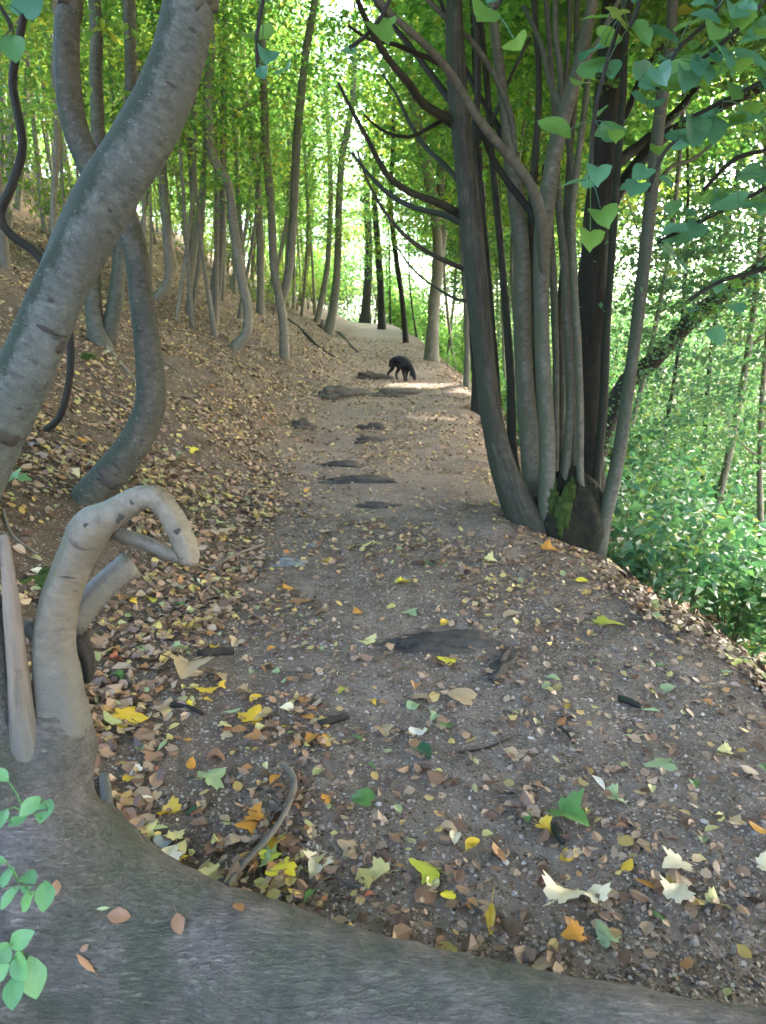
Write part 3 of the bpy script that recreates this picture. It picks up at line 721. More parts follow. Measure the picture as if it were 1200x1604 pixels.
# ------------------------------------------------------------------ slender trees filling the wood
def trunk_variant(seed, h, r):
    g = random.Random(seed)
    P = [Vector((0, 0, -0.25)), Vector((0, 0, 0.05))]; R = [r * 1.3, r * 1.2]
    x, y = g.uniform(-.12, .12), g.uniform(-.12, .12); kx, ky = g.uniform(-.5, .5), g.uniform(-.5, .5)
    for k in range(1, 8):
        q = k / 7
        P.append(Vector((kx * math.sin(q * 5.0) + x * k * 0.5, ky * math.sin(q * 4.2) + y * k * 0.5, h * q))); R.append(r * (1 - 0.75 * q))
    parts = [tube(P, R, 8, 0.25, 0.08, seed, flare=0.3)]
    for lp, lr in limbs(P, R, 1.7, 9, 1.7, seed): parts.append(tube(lp, lr, 4, 0.35, 0.03))
    return bark_mesh('trunk', join(parts), M_BARK)
TRUNKS = [trunk_variant(50 + k, 8.5 + 0.4 * (k % 3), 0.026 + 0.009 * (k % 4)) for k in range(9)]

taken = []
def far_tree(x, y, label, group, sc=None, dark=False, low=True, name='woodland_tree', crown=None, leaf=None):
    z = float(gz(x, y))
    t = empty(name, (x, y, z), label, 'tree', group)
    t.rotation_euler = (0, 0, rnd.uniform(0, 6.28))
    s = sc or rnd.uniform(0.8, 1.25); t.scale = (s, s, s)
    o = link('trunk', rnd.choice(TRUNKS), t)
    if dark:
        o.material_slots[0].link = 'OBJECT'; o.material_slots[0].material = M_DARK
    c = add_crown(t, crown or rnd.choice(CROWNS))
    if leaf: c.material_slots[0].link = 'OBJECT'; c.material_slots[0].material = leaf
    return t
def spread(n, xr, yr, mind, ok=lambda x, y: True):
    pts = []
    for _ in range(n * 40):
        if len(pts) >= n: break
        x = rnd.uniform(*xr); y = rnd.uniform(*yr)
        if not ok(x, y) or any((x - a) ** 2 + (y - b) ** 2 < mind ** 2 for a, b in taken): continue
        pts.append((x, y)); taken.append((x, y))
    return pts
def zone(x, y):
    px, py = to_px(Vector((x, y, float(gz(x, y)))))
    L = [(30, 'behind the leaning trunk'), (160, 'behind the twin trunks'), (255, 'behind the hook-footed trunk'), (310, 'behind the pair of pole-thin stems'), (375, 'behind the elbowed trunk'),
         (445, 'behind the forked path-side trunk'), (515, 'behind the flared-foot trunk'), (580, 'beyond the path crest'), (680, 'beyond the blotchy forked trunk'), (790, 'behind the ridged front stem'),
         (880, 'behind the multi-stemmed tree'), (1000, 'behind the pale leaning stem'), (1120, 'near the right edge of the picture'), (1250, 'at the far right edge of the picture')]
    return min(L, key=lambda q: abs(q[0] - px))[1]
def inview(x, y): return abs(x) < 0.56 * y + 3.0
for x, y in spread(150, (-17, -2.4), (8.5, 34), 0.45, lambda x, y: inview(x, y) and x < -1.9 + float(curve_x(y)) and not (-3.2 < x and y < 11)):
    far_tree(x, y, 'slender grey tree ' + ('low ' if y < 18 else 'high ') + 'on the left hillside ' + zone(x, y), 'slender trees on the left hillside')
for x, y in spread(40, (-30, -3), (30, 60), 1.2, inview):
    far_tree(x, y, 'distant slender tree far up the left hillside ' + zone(x, y), 'distant trees on the left hillside', sc=rnd.uniform(1.0, 1.4))
for x, y in spread(44, (2.6, 18), (8, 40), 1.0, lambda x, y: inview(x, y) and x > (4.7 if y < 20 else 3.8) + float(curve_x(y))):
    far_tree(x, y, ('near' if y < 18 else 'far') + ' leafy tree on the right slope ' + zone(x, y), 'trees on the slope right of the path', sc=rnd.uniform(0.9, 1.5), dark=rnd.random() < 0.6, leaf=M_SLOPE)
for x, y in spread(20, (-10, 14), (50, 68), 1.6, inview):
    far_tree(x, y, 'distant tree at the far end of the wood ' + zone(x, y), 'distant trees beyond the crest', sc=rnd.uniform(1.0, 1.5), dark=rnd.random() < 0.5)
for x, y in [(-5.0, 44), (-4.2, 48.5), (-5.4, 52), (0.4, 45), (0.9, 49), (-0.6, 53.5), (1.8, 41), (-3.6, 55), (-2.4, 57), (-1.2, 58.5)]:
    far_tree(x, y, 'dark tree closing in on the path at its crest, ' + ('left side' if x < -2.4 else 'right side'), 'trees at the path crest', sc=rnd.uniform(0.9, 1.3), dark=True, crown=CROWNS[int(y) % 8])
# trees added overhead and behind, mostly out of view, to shade the path
for x, y in [(-3.4, 1.6), (-4.2, -2.4), (3.6, -0.6), (2.8, -3.6), (-0.9, -5.0), (5.2, 2.6), (-5.6, 5.4), (4.8, 7.6), (3.4, 11.5), (-2.9, 12.0), (7.2, 5.2), (3.2, 16.0), (-7.5, 1.0), (6.2, -1.8), (4.2, 4.9), (8.4, 3.0), (5.6, 13.2), (-1.6, -1.8), (1.6, -1.2), (4.6, 23.5), (3.2, 20.0), (2.6, 28.0), (3.0, 37.0), (5.5, 20.0), (6.0, 26.5), (5.0, 31.5), (6.6, 34.5), (5.4, 39.5), (7.0, 43.5), (4.6, 47.5), (6.4, 51.0)]:
    far_tree(x, y, ('tall tree on the left bank' if x < 0 else 'tall tree on the right slope') + ' added to shade the path', 'trees added to shade the path', sc=rnd.uniform(1.15, 1.45) * (1.0 + 0.03 * max(0, x)), crown=rnd.choice(CANOPY))

# a far wood that reads as one mass
def far_wood():
    g = np.random.default_rng(77); C = []
    for _ in range(2300):
        a = g.uniform(-0.62, 0.62); d = g.uniform(56, 92)
        x, y = d * math.sin(a), d * math.cos(a)
        C.append((x, y, float(gz(x, y)) + 13 * g.random() ** 1.5))
    for _ in range(1300):
        x = g.uniform(13, 30); y = g.uniform(6, 60)
        if x > 0.75 * y + 4: continue
        C.append((x, y, float(gz(x, y)) + g.uniform(0.2, 9.5)))
    V, F = leaf_cloud(C, np.full((len(C), 3), 1.0) * [1.5, 1.5, 0.8], 46, 0.30, g)
    link('far_wood', mesh_np('far_wood', V, F, M_SLOPE, False), kind='stuff', label='green mass of distant foliage closing the wood')
far_wood()

# shrubs of the undergrowth on the slope right of the path
def shrub(x, y, h, r, label, group, seed, m=None, n=26, size=0.075):
    g = np.random.default_rng(seed); z = float(gz(x, y))
    t = empty('shrub', (x, y, z), label, 'shrub', group)
    ps, C = [], []
    for k in range(7):
        a = g.uniform(0, 6.28); q = g.uniform(0.4, 1.0)
        e = Vector((math.cos(a) * r * q, math.sin(a) * r * q, h * g.uniform(0.6, 1.0)))
        ps.append(tube([Vector((0, 0, -0.05)), e * 0.5 + Vector((0, 0, 0.12 * h)), e], [0.010, 0.007, 0.002], 5, 0.2, 0.03))
        for q2 in (0.45, 0.65, 0.85, 1.0): C.append(tuple(e * q2 + Vector((0, 0, 0.08 * h * (1 - q2)))))
    link('stems', bark_mesh('stems', join(ps), M_BARK), t).name = 'stem_cluster'
    V, F = leaf_cloud(C, np.full((len(C), 3), 1.0) * [r * 0.55, r * 0.55, h * 0.22], n, size, g, 0.9, 1.5)
    link('foliage', mesh_np('foliage', V, F, m or M_UNDER, False), t, kind='stuff')
    return t
k = 0
for x, y in spread(58, (1.85, 8.5), (3.0, 15), 0.40, lambda x, y: inview(x, y) and x > 1.85 + 0.05 * y and not (x < 2.2 and 4.6 < y < 6.4)):
    near = y < 7
    shrub(x, y, rnd.uniform(0.8, 1.7), rnd.uniform(0.45, 0.8), ('low leafy shrub on the near slope ' if near else 'taller leafy shrub down the slope ') + zone(x, y),
          'undergrowth shrubs on the right slope', 500 + k, size=0.10 if near else 0.12, n=26 if near else 30); k += 1
for x, y in spread(34, (6, 17), (9, 34), 0.9, inview):
    shrub(x, y, rnd.uniform(1.6, 3.2), rnd.uniform(0.9, 1.5), 'big bright green bush down the slope ' + zone(x, y), 'big bushes down the right slope', 540 + k, m=M_UNDER, size=0.17, n=34); k += 1
for x, y in spread(16, (2.6, 5), (12, 32), 0.8, lambda x, y: x > 2.7 + float(curve_x(y))):
    shrub(x, y, rnd.uniform(0.8, 1.8), rnd.uniform(0.5, 0.9), 'leafy shrub by the upper path ' + zone(x, y), 'shrubs along the upper path', 560 + k, m=M_LEAF, size=0.10); k += 1
for x, y in spread(46, (-16, -2.6), (11, 36), 0.9, lambda x, y: inview(x, y) and x < -2.4 + float(curve_x(y))):
    shrub(x, y, rnd.uniform(0.8, 2.3), rnd.uniform(0.5, 0.9), 'thin leafy bush on the left hillside ' + zone(x, y), 'bushes on the left hillside', 620 + k, m=M_LEAF_Y, n=18, size=0.085); k += 1
for x, y in spread(26, (-30, -8), (16, 46), 1.4, inview):
    shrub(x, y, rnd.uniform(2.4, 4.6), rnd.uniform(1.1, 1.8), 'big leafy bush high on the left hillside ' + zone(x, y), 'big bushes high on the left hillside', 800 + k, m=M_LEAF, n=32, size=0.16); k += 1
for x, y in spread(40, (3.4, 10), (14, 42), 0.8, lambda x, y: x > 3.6 + float(curve_x(y)) + 0.02 * y):
    shrub(x, y, rnd.uniform(2.4, 4.2), rnd.uniform(0.9, 1.4), 'tall leafy bush right of the upper path ' + zone(x, y), 'tall bushes right of the upper path', 760 + k, m=M_SLOPE, n=34, size=0.13); k += 1
for x, y in spread(14, (-6.5, 2.5), (55, 62), 0.7, inview):
    shrub(x, y, rnd.uniform(3.2, 5.0), rnd.uniform(1.2, 1.7), 'leafy bush just beyond the top of the path ' + zone(x, y), 'bushes closing the end of the path', 860 + k, m=M_SLOPE, n=34, size=0.2); k += 1
for x, y in spread(30, (-9, 8), (44, 58), 1.0, lambda x, y: inview(x, y) and abs(x - float(curve_x(y))) > 1.8):
    shrub(x, y, rnd.uniform(2.0, 4.0), rnd.uniform(1.0, 1.7), 'distant leafy thicket bush ' + zone(x, y), 'bushes beyond the crest', 700 + k, m=M_LEAF, n=30, size=0.2); k += 1

# ------------------------------------------------------------------ foreground tree: trunk lying along the ground, elbow, hooked branch
def remeshed(VF_list, voxel, smooth_it=6):
    """union of closed tubes as one continuous skin"""
    V, F, _ = join(VF_list)
    me = mesh_np('tmp', [tuple(p) for p in V], F, None)
    o = bpy.data.objects.new('tmp', me); COL.objects.link(o)
    r = o.modifiers.new('r', 'REMESH'); r.mode = 'VOXEL'; r.voxel_size = voxel
    s = o.modifiers.new('s', 'SMOOTH'); s.factor = 0.5; s.iterations = smooth_it
    dg = bpy.context.evaluated_depsgraph_get(); dg.update()
    out = bpy.data.meshes.new_from_object(o.evaluated_get(dg))
    bpy.data.objects.remove(o); bpy.data.meshes.remove(me)
    return out

def axis_coords(co, lines):
    """bark coordinates of surface points from the nearest point of the given centre lines"""
    P = []; L = []; T = []; off = 0
    for pts, rad in lines:
        q, _ = smooth_line(pts, rad, 0.03); acc = off
        for i, p in enumerate(q):
            if i: acc += (p - q[i - 1]).length
            P.append(tuple(p)); L.append(acc)
    P = np.array(P); L = np.array(L)
    out = np.zeros_like(co)
    for s in range(0, len(co), 4000):
        d = ((co[s:s + 4000, None, :] - P[None]) ** 2).sum(-1); w = np.exp(-d / 0.02 + d.min(1)[:, None] / 0.02); w /= w.sum(1)[:, None]
        c = w @ P; l = w @ L; dv = co[s:s + 4000] - c
        out[s:s + 4000] = np.stack([dv[:, 1], dv[:, 2] + dv[:, 0] * 0.5, l], 1)
    return out

def foreground_tree():
    X = lambda a, b, y: at_y(a, b, y)
    b = Vector((-0.72, 1.42, float(gz(-0.72, 1.42))))
    t = empty('fallen_living_tree', b, 'big grey tree trunk lying across the foreground and turning upward at left', 'tree')
    gr = lambda x, y, h: Vector((x, y, float(gz(x, y)) + h))
    log = ([gr(2.3, 0.80, 0.10), gr(1.5, 0.97, 0.16), gr(0.95, 1.06, 0.172), gr(0.5, 1.14, 0.155), gr(0.05, 1.24, 0.14), gr(-0.30, 1.33, 0.15), gr(-0.54, 1.385, 0.195), gr(-0.72, 1.44, 0.32), X(36, 1270, 1.50), X(42, 1180, 1.52), X(50, 1110, 1.54)],
           [0.13, 0.145, 0.152, 0.157, 0.160, 0.166, 0.180, 0.178, 0.152, 0.112, 0.05])
    root = ([gr(-0.58, 1.40, 0.20), gr(-0.85, 1.38, 0.12), gr(-1.25, 1.30, 0.03), gr(-1.7, 1.2, -0.05)], [0.17, 0.17, 0.15, 0.10])
    left = ([X(30, 1230, 1.50), X(-20, 1140, 1.50), X(-60, 1040, 1.52)], [0.14, 0.11, 0.08])
    right = ([X(60, 1270, 1.50), X(80, 1190, 1.50), X(90, 1110, 1.51), X(90, 1060, 1.52)], [0.115, 0.096, 0.066, 0.030])
    lines = [log, root, left, right]
    me = remeshed([tube(p, r, 28, 0.03, 0.05, seed=k + 3) for k, (p, r) in enumerate(lines)], 0.011, 10)
    co = np.zeros(len(me.vertices) * 3, np.float32); me.vertices.foreach_get('co', co); co = co.reshape(-1, 3).astype(float)
    no = np.zeros(len(me.vertices) * 3, np.float32); me.vertices.foreach_get('normal', no); no = no.reshape(-1, 3)
    B = axis_coords(co, lines)
    # wrinkles of the bark and shallow hollows
    h = (fbm(co[:, 0] * 6 + co[:, 2] * 4, co[:, 1] * 6 + co[:, 2] * 5, 41, 4) - 0.46) * 0.028
    h += (fbm(B[:, 2] * 55 + co[:, 1] * 12, B[:, 1] * 22 + co[:, 1] * 10, 43, 3) - 0.44) * 0.007
    co = co + no * h[:, None]
    me.vertices.foreach_set('co', (co - np.array(b)).astype(np.float32).ravel()); me.update()
    at = me.attributes.new('bark', 'FLOAT_VECTOR', 'POINT'); at.data.foreach_set('vector', B.astype(np.float32).ravel())
    me.materials.append(M_LOG); me.polygons.foreach_set('use_smooth', np.ones(len(me.polygons), bool))
    link('trunk', me, t)
    def limb(name, pts, Y, m, dy=0.0, lab=None, sides=24, wob=0.06, step=0.02, seed=1):
        P, R = px_line(pts, Y, dy)
        o = link(name, bark_mesh(name, tube(P, R, sides, step, wob, seed=seed, origin=b), m), t)
        if lab: o['label'] = lab
        return o
    limb('branch', [(100, 1150, 86.4), (94, 1080, 72), (86, 1010, 66.6), (94, 950, 63), (111, 900, 59.4), (128, 862, 61.2), (142, 834, 66.6), (156, 818, 63), (180, 804, 50.4), (206, 788, 46.8), (226, 778, 42.3), (245, 780, 39.6), (262, 797, 36), (278, 824, 37.8), (291, 856, 36), (297, 876, 31.5), (298, 886, 19.8)], 1.50, M_TAN, -0.05, 'smooth tan branch bent over into a hook', 28, 0.17)
    limb('branch', [(108, 985, 40), (130, 952, 42), (158, 920, 42), (184, 898, 42), (203, 884, 46)], 1.58, M_TAN, 0.08, 'short broken-off branch stub', 18, 0.16, seed=5)
    limb('branch', [(172, 834, 20), (205, 842, 22), (235, 853, 23), (262, 866, 23), (288, 876, 20)], 1.53, M_TAN, 0.0, 'thin branch passing under the hook', 14, 0.12, seed=9)
    limb('branch', [(118, 1000, 40), (134, 1020, 26), (140, 1050, 20), (136, 1068, 12)], 1.60, M_DARK, 0.0, 'small dark dead stub', 12, 0.2, seed=12)
    limb('branch', [(60, 1260, 40), (44, 1180, 44), (34, 1110, 32), (27, 1040, 27), (20, 970, 25), (14, 910, 20), (9, 860, 16), (6, 838, 12)], 1.44, M_DEAD, 0.0, 'split dead branch with bare pinkish wood', 16, 0.22, seed=15)
    limb('branch', [(20, 1260, 70), (-6, 1170, 72), (-4, 1110, 56), (-10, 1050, 50), (-16, 980, 46), (-26, 900, 38), (-40, 800, 30)], 1.46, M_LOG, 0.0, None, 16, 0.08, seed=19)
    limb('branch', [(70, 1010, 30), (48, 985, 26), (32, 985, 20), (26, 1010, 18), (34, 1050, 20)], 1.53, M_TAN, 0.0, None, 12, 0.1, seed=22)
    scars(t, 'branch', [(188, 812, 9, 20, 35), (134, 822, 9, 8, 0), (108, 905, 28, 4, 15), (278, 832, 9, 12, 60), (205, 786, 14, 4, 60)], M_SCAR)
    return t
foreground_tree()

# ------------------------------------------------------------------ litter and gravel
def litter(crumbs=False):
    g = np.random.default_rng(22 if crumbs else 21)
    n = 90000 if crumbs else 280000
    d = 1.2 + (6 if crumbs else 27) * g.random(n) ** 1.7; a = g.uniform(-0.62, 0.56, n)
    x = d * np.sin(a); y = d * np.cos(a)
    pm = path_mask(x, y); xx = x - curve_x(y)
    clump = fbm(x * 1.4, y * 1.4, 31, 3)
    dens = np.where(pm > 0.5, np.interp(d, [2.8, 5.5, 9], [0.045, 0.34, 0.9]), np.where(xx < 0, 0.8, 0.5)) * np.clip((clump - 0.22) * 3.0, 0.14, 1)
    dens = np.where((xx < -0.2) & (xx > -1.0), np.maximum(dens, np.interp(d, [3, 7], [0.13, 0.36]) * np.clip((clump - 0.2) * 3, 0.1, 1)), dens)
    if crumbs: dens = np.clip((fbm(x * 2.6, y * 2.6, 77, 3) - 0.3) * 3.2, 0.08, 1) * np.where(pm > 0.4, 0.8, 0.35)
    bare = hit(75, 850); dens = dens * np.clip(((x - bare.x) ** 2 + (y - bare.y) ** 2) / 0.55, 0.08, 1)
    keep = g.random(n) < dens
    pk = pm[keep]
    x, y = x[keep], y[keep]; n = len(x)
    e = 0.03
    nrm = np.stack([-(gz(x + e, y) - gz(x - e, y)) / (2 * e), -(gz(x, y + e) - gz(x, y - e)) / (2 * e), np.ones(n)], 1)
    nrm += g.normal(0, 0.28, (n, 3)) * [1, 1, 0]
    nrm /= np.linalg.norm(nrm, axis=1)[:, None]
    z = gz(x, y) + g.uniform(0.004, 0.018, n)
    P = np.stack([x, y, z], 1)
    dv = g.normal(0, 1, (n, 3)); dv -= nrm * (dv * nrm).sum(1)[:, None]; dv /= np.linalg.norm(dv, axis=1)[:, None]
    s = np.cross(nrm, dv)
    L = (g.uniform(0.016, 0.058, n) * np.where(g.random(n) < 0.12, 1.5, 1.0) * np.where(pk > 0.5, 0.8, 1.0))[:, None]
    if crumbs: L = g.uniform(0.004, 0.018, (n, 1)); z = gz(x, y) + 0.003; P = np.stack([x, y, z], 1)
    W = L * g.uniform(0.5, 0.85, n)[:, None]
    cur = g.normal(0, 0.22, n)[:, None] * W; cur2 = g.normal(0.04, 0.12, n)[:, None] * L
    V = np.stack([P - dv * L * .5 + nrm * cur2, P - dv * L * .15 + s * W * .5 + nrm * np.abs(cur), P + dv * L * .22 + s * W * .42 + nrm * np.abs(cur) * .6, P + dv * L * .5 + nrm * cur2,
                  P + dv * L * .22 - s * W * .42 + nrm * cur * .6, P - dv * L * .15 - s * W * .5 + nrm * cur], 1).reshape(-1, 3)
    i = np.arange(n) * 6
    F = np.concatenate([np.stack([i, i + 1, i + 2, i + 3], 1), np.stack([i, i + 3, i + 4, i + 5], 1)], 0)
    if crumbs: link('leaf_crumbs', mesh_np('leaf_crumbs', V, F, M_CRUMB, False), kind='stuff', label='crumbs of broken leaf and wood on the path')
    else: link('leaf_litter', mesh_np('leaf_litter', V, F, M_LITTER, False), kind='stuff', label='brown and yellow leaf litter strewn over slope and path')
litter(); litter(True)
def gravel():
    g = np.random.default_rng(5)
    t = bmesh.new(); bmesh.ops.create_icosphere(t, subdivisions=1, radius=1)
    ico = np.array([v.co[:] for v in t.verts]); tri = np.array([[v.index for v in f.verts] for f in t.faces]); t.free()
    n = 34000
    d = 1.25 + 8.5 * g.random(n) ** 1.9; a = g.uniform(-0.55, 0.55, n)
    x = d * np.sin(a); y = d * np.cos(a)
    keep = (path_mask(x, y) > g.uniform(0.25, 0.9, n)) & (fbm(x * 2.2, y * 2.2, 61, 3) > g.uniform(0.2, 0.6, n))
    x, y = x[keep], y[keep]; n = len(x)
    s = (0.0022 + 0.0085 * g.random(n) ** 5)[:, None, None]
    sh = g.uniform(0.5, 1.5, (n, 1, 3)) * [1, 1, 0.5]
    jit = g.uniform(0.65, 1.3, (n, 12, 1))
    ang = g.uniform(0, 6.28, n); ca, sa = np.cos(ang)[:, None], np.sin(ang)[:, None]
    v = ico[None] * jit * sh * s
    v = np.stack([v[:, :, 0] * ca - v[:, :, 1] * sa, v[:, :, 0] * sa + v[:, :, 1] * ca, v[:, :, 2]], -1)
    v += np.stack([x, y, gz(x, y) + s[:, 0, 0] * 0.25], 1)[:, None, :]
    F = (tri[None] + (np.arange(n) * 12)[:, None, None]).reshape(-1, 3)
    link('gravel', mesh_np('gravel', v.reshape(-1, 3), F, M_GRAVEL, False), kind='stuff', label='small grit and pebbles scattered over the dirt path')
gravel()

# ------------------------------------------------------------------ fallen leaves one can pick out
def leaf_outline(kind):
    if kind == 'maple':
        pol = [(-90, .16), (-66, .46), (-42, .66), (-26, .52), (-6, .80), (6, .74), (16, 1.0), (28, .76), (42, .60), (56, .74), (66, .80), (78, .96), (90, 1.12)]
        pts = [(math.cos(math.radians(a)) * r, math.sin(math.radians(a)) * r) for a, r in pol]
        return pts + [(-x, y) for x, y in pts[-2:0:-1]]
    if kind == 'oval':
        pts = [(math.sin(math.pi * q) ** 0.8 * 0.54 * (1 - 0.15 * q), -0.75 + 1.6 * q) for q in np.linspace(0, 1, 9)]
        return pts + [(-x, y) for x, y in pts[-2:0:-1]]
    if kind == 'heart':
        pol = [(-90, .42), (-72, .66), (-48, .80), (-20, .78), (5, .70), (30, .70), (52, .74), (70, .82), (82, .92), (90, 1.06)]
        pts = [(math.cos(math.radians(a)) * r, math.sin(math.radians(a)) * r) for a, r in pol]
        return pts + [(-x, y) for x, y in pts[-2:0:-1]]
    pts = [(math.sin(math.pi * q) ** 0.9 * 0.24, -0.9 + 1.9 * q) for q in np.linspace(0, 1, 8)]   # narrow
    return pts + [(-x, y) for x, y in pts[-2:0:-1]]

def leaf_mesh(kind, curl, seed, stalk=True, thick=0.012):
    """unit leaf, about 2 across, folded along its midrib with lifted lobes"""
    g = random.Random(seed)
    out = leaf_outline(kind); n = len(out)
    out = [(x * g.uniform(0.92, 1.06), y * g.uniform(0.95, 1.05)) for x, y in out]
    tw = g.uniform(-0.25, 0.25); ph = g.uniform(0, 6)
    def h(x, y):
        return curl * (0.55 * abs(x) ** 1.3 - 0.28 * y * y + tw * x * y + 0.10 * math.sin(3 * math.atan2(y, x) + ph) * (x * x + y * y))
    V = [(0, 0, h(0, 0))] + [(x * .55, y * .55, h(x * .55, y * .55)) for x, y in out] + [(x, y, h(x, y) + g.uniform(-.05, .05) * curl) for x, y in out]
    F = [(0, 1 + k, 1 + (k + 1) % n) for k in range(n)]
    F += [(1 + k, 1 + n + k, 1 + n + (k + 1) % n, 1 + (k + 1) % n) for k in range(n)]
    if stalk:
        b = len(V); y0 = out[0][1]
        bend = g.uniform(-0.4, 0.4)
        for q, r in ((0, .022), (0.5, .018), (1, .016)):
            for k in range(3):
                V.append((bend * q * q + r * math.cos(k * 2.09), y0 - 0.75 * q, h(0, y0) * (1 - q) + r * math.sin(k * 2.09)))
        for i in range(2):
            for k in range(3):
                F.append((b + i * 3 + k, b + i * 3 + (k + 1) % 3, b + i * 3 + 3 + (k + 1) % 3, b + i * 3 + 3 + k))
    return mesh_np('leaf_' + kind, V, F, M_FALL['brown'])
LEAVES = {k: [leaf_mesh(k, c, 10 + i) for i, c in enumerate((0.4, 0.8, 1.2, -0.7))] for k in ('maple', 'oval', 'heart', 'narrow')}
NOUN = {'maple': 'lobed maple', 'oval': 'oval beech', 'heart': 'heart-shaped linden', 'narrow': 'narrow'}

def put_leaf(kind, colour, p, nrm, half, label, group=None, variant=None, tilt=0.18, name='fallen_leaf'):
    o = link(name, LEAVES[kind][rnd.randrange(4) if variant is None else variant], None, p, label, 'leaf', group)
    o.material_slots[0].link = 'OBJECT'; o.material_slots[0].material = M_FALL[colour]
    nn = (nrm + Vector((rnd.uniform(-tilt, tilt), rnd.uniform(-tilt, tilt), 0))).normalized()
    o.rotation_euler = (nn.to_track_quat('Z', 'Y').to_matrix() @ Matrix.Rotation(rnd.uniform(0, 6.28), 3, 'Z')).to_euler()
    o.scale = (half, half, half)
    return o

MARKS = [((400, 1310), 'the curved twig'), ((705, 1010), 'the flat dark rock'), ((880, 850), 'the mossy stump'), ((230, 800), 'the hooked branch'),
         ((150, 1250), 'the upright trunk'), ((700, 1480), 'the trunk lying in front'), ((560, 740), 'the stone steps'), ((375, 540), 'the elbowed trunk'),
         ((1000, 1080), 'the path edge'), ((600, 1200), 'the middle of the path'), ((450, 880), 'the pale stone'), ((230, 640), 'the S-shaped trunk'), ((160, 540), 'the twin trunks'), ((920, 1330), 'the cream tented leaf')]
def where(px, py):
    (mx, my), nm = min(MARKS, key=lambda m: (m[0][0] - px) ** 2 + (m[0][1] - py) ** 2)
    dx, dy = px - mx, py - my
    if nm.startswith('the middle'): return 'on ' + nm
    if abs(dx) > abs(dy): return ('right of ' if dx > 0 else 'left of ') + nm
    return ('just below ' if dy > 0 else 'just above ') + nm
HERO = '''190 1130 70 maple yellow;155 1160 26 oval orange-brown;295 1050 82 maple tan;322 1086 42 maple yellow;297 1107 20 maple bright yellow;283 953 30 heart green;236 941 32 oval yellow-green;252 952 24 oval pale green;
219 1020 28 heart pale green;277 1020 34 maple pale green;293 985 34 maple yellow;180 1036 32 maple reddish;204 1026 26 oval brown;213 1080 22 oval orange-brown;250 1083 22 oval orange-brown;236 1146 38 maple tan;217 1214 28 maple white;
240 1186 42 maple brown;256 1170 34 narrow pale green;326 1226 62 maple pale green;336 1190 38 heart brown;394 1130 54 maple yellow;268 1278 58 maple yellow;312 1268 50 narrow dark green;200 1283 46 oval brown;312 1292 38 oval brown;
395 1283 46 maple orange;220 1319 36 oval orange-brown;255 1325 38 heart grey-blue;258 1356 64 maple cream;335 1370 56 maple pale yellow;208 1335 30 oval orange-brown;420 1346 44 maple yellow-green;446 1364 62 maple bright yellow;
500 1354 56 maple cream;550 1331 42 maple tan;600 1374 60 maple pale yellow;676 1371 66 maple yellow-green;666 1405 48 heart brown;706 1406 32 maple bright yellow;485 1404 46 narrow green;438 1390 44 oval tan;570 1257 48 heart green;
510 1256 30 oval orange;436 1238 28 oval orange-brown;655 1151 38 heart white;660 1181 44 heart dark green;600 1146 36 maple tan;726 1096 56 heart tan;650 1076 36 oval orange-brown;656 1096 32 heart tan;648 1111 30 heart pale green;
706 1036 38 maple bright yellow;578 1009 36 maple pale yellow;537 1084 32 oval yellow-green;584 1103 20 oval yellow;481 1127 32 oval orange;511 1158 28 oval orange;470 942 52 maple orange-brown;452 925 32 maple orange;560 1160 30 narrow green;
582 1203 24 narrow green;627 915 30 maple bright yellow;676 886 40 maple dark green;512 880 32 oval yellow;765 880 32 maple pale yellow;697 978 30 oval yellow;560 961 30 oval orange;640 962 34 maple pale green;776 791 28 oval bright yellow;
856 863 40 maple orange;910 912 28 oval bright yellow;946 985 62 maple yellow-green;800 966 42 oval tan;1031 1045 28 narrow green;932 1040 24 oval pale green;1018 1085 26 narrow yellow-green;1018 1116 30 narrow pale green;866 1066 28 oval pale green;
992 1157 32 narrow pale green;1042 1201 58 maple pale green;936 1227 48 narrow white;956 1252 44 maple pale green;882 1282 84 maple green;826 1285 24 oval green;800 1186 42 oval tan;879 1134 26 oval orange-brown;886 1346 44 oval yellow;
982 1361 34 oval yellow;1016 1392 54 narrow orange;1062 1360 62 maple cream;1056 1412 62 maple cream;876 1417 84 maple cream;936 1411 56 maple cream;1026 1438 34 narrow green;905 1470 50 maple orange;952 1476 54 maple pale green;
768 1444 62 narrow yellow;1190 1302 44 oval orange;1192 1360 40 maple cream;1194 1206 30 oval green;1086 1231 32 oval green;1150 1036 44 maple yellow-green;700 1302 44 oval tan;712 1315 36 oval cream;742 1010 20 oval tan;
1090 1350 30 oval tan;1120 1420 36 oval brown;1150 1290 40 oval tan;975 1300 34 oval brown;780 1345 34 oval orange-brown;300 705 24 maple bright yellow;370 1008 30 maple tan;345 820 24 maple pale green;480 770 20 oval orange;410 655 16 oval orange;130 690 22 maple orange;
60 900 26 heart cream;75 712 24 oval orange;110 745 40 heart cream;348 845 20 oval yellow;600 755 18 oval yellow;690 1480 30 oval brown'''
used_labels = {}
def uniq(lab, px, py):
    """first come keeps the label; later ones add what tells them apart"""
    if lab not in used_labels: used_labels[lab] = 1; return lab
    return None
hero_px = []
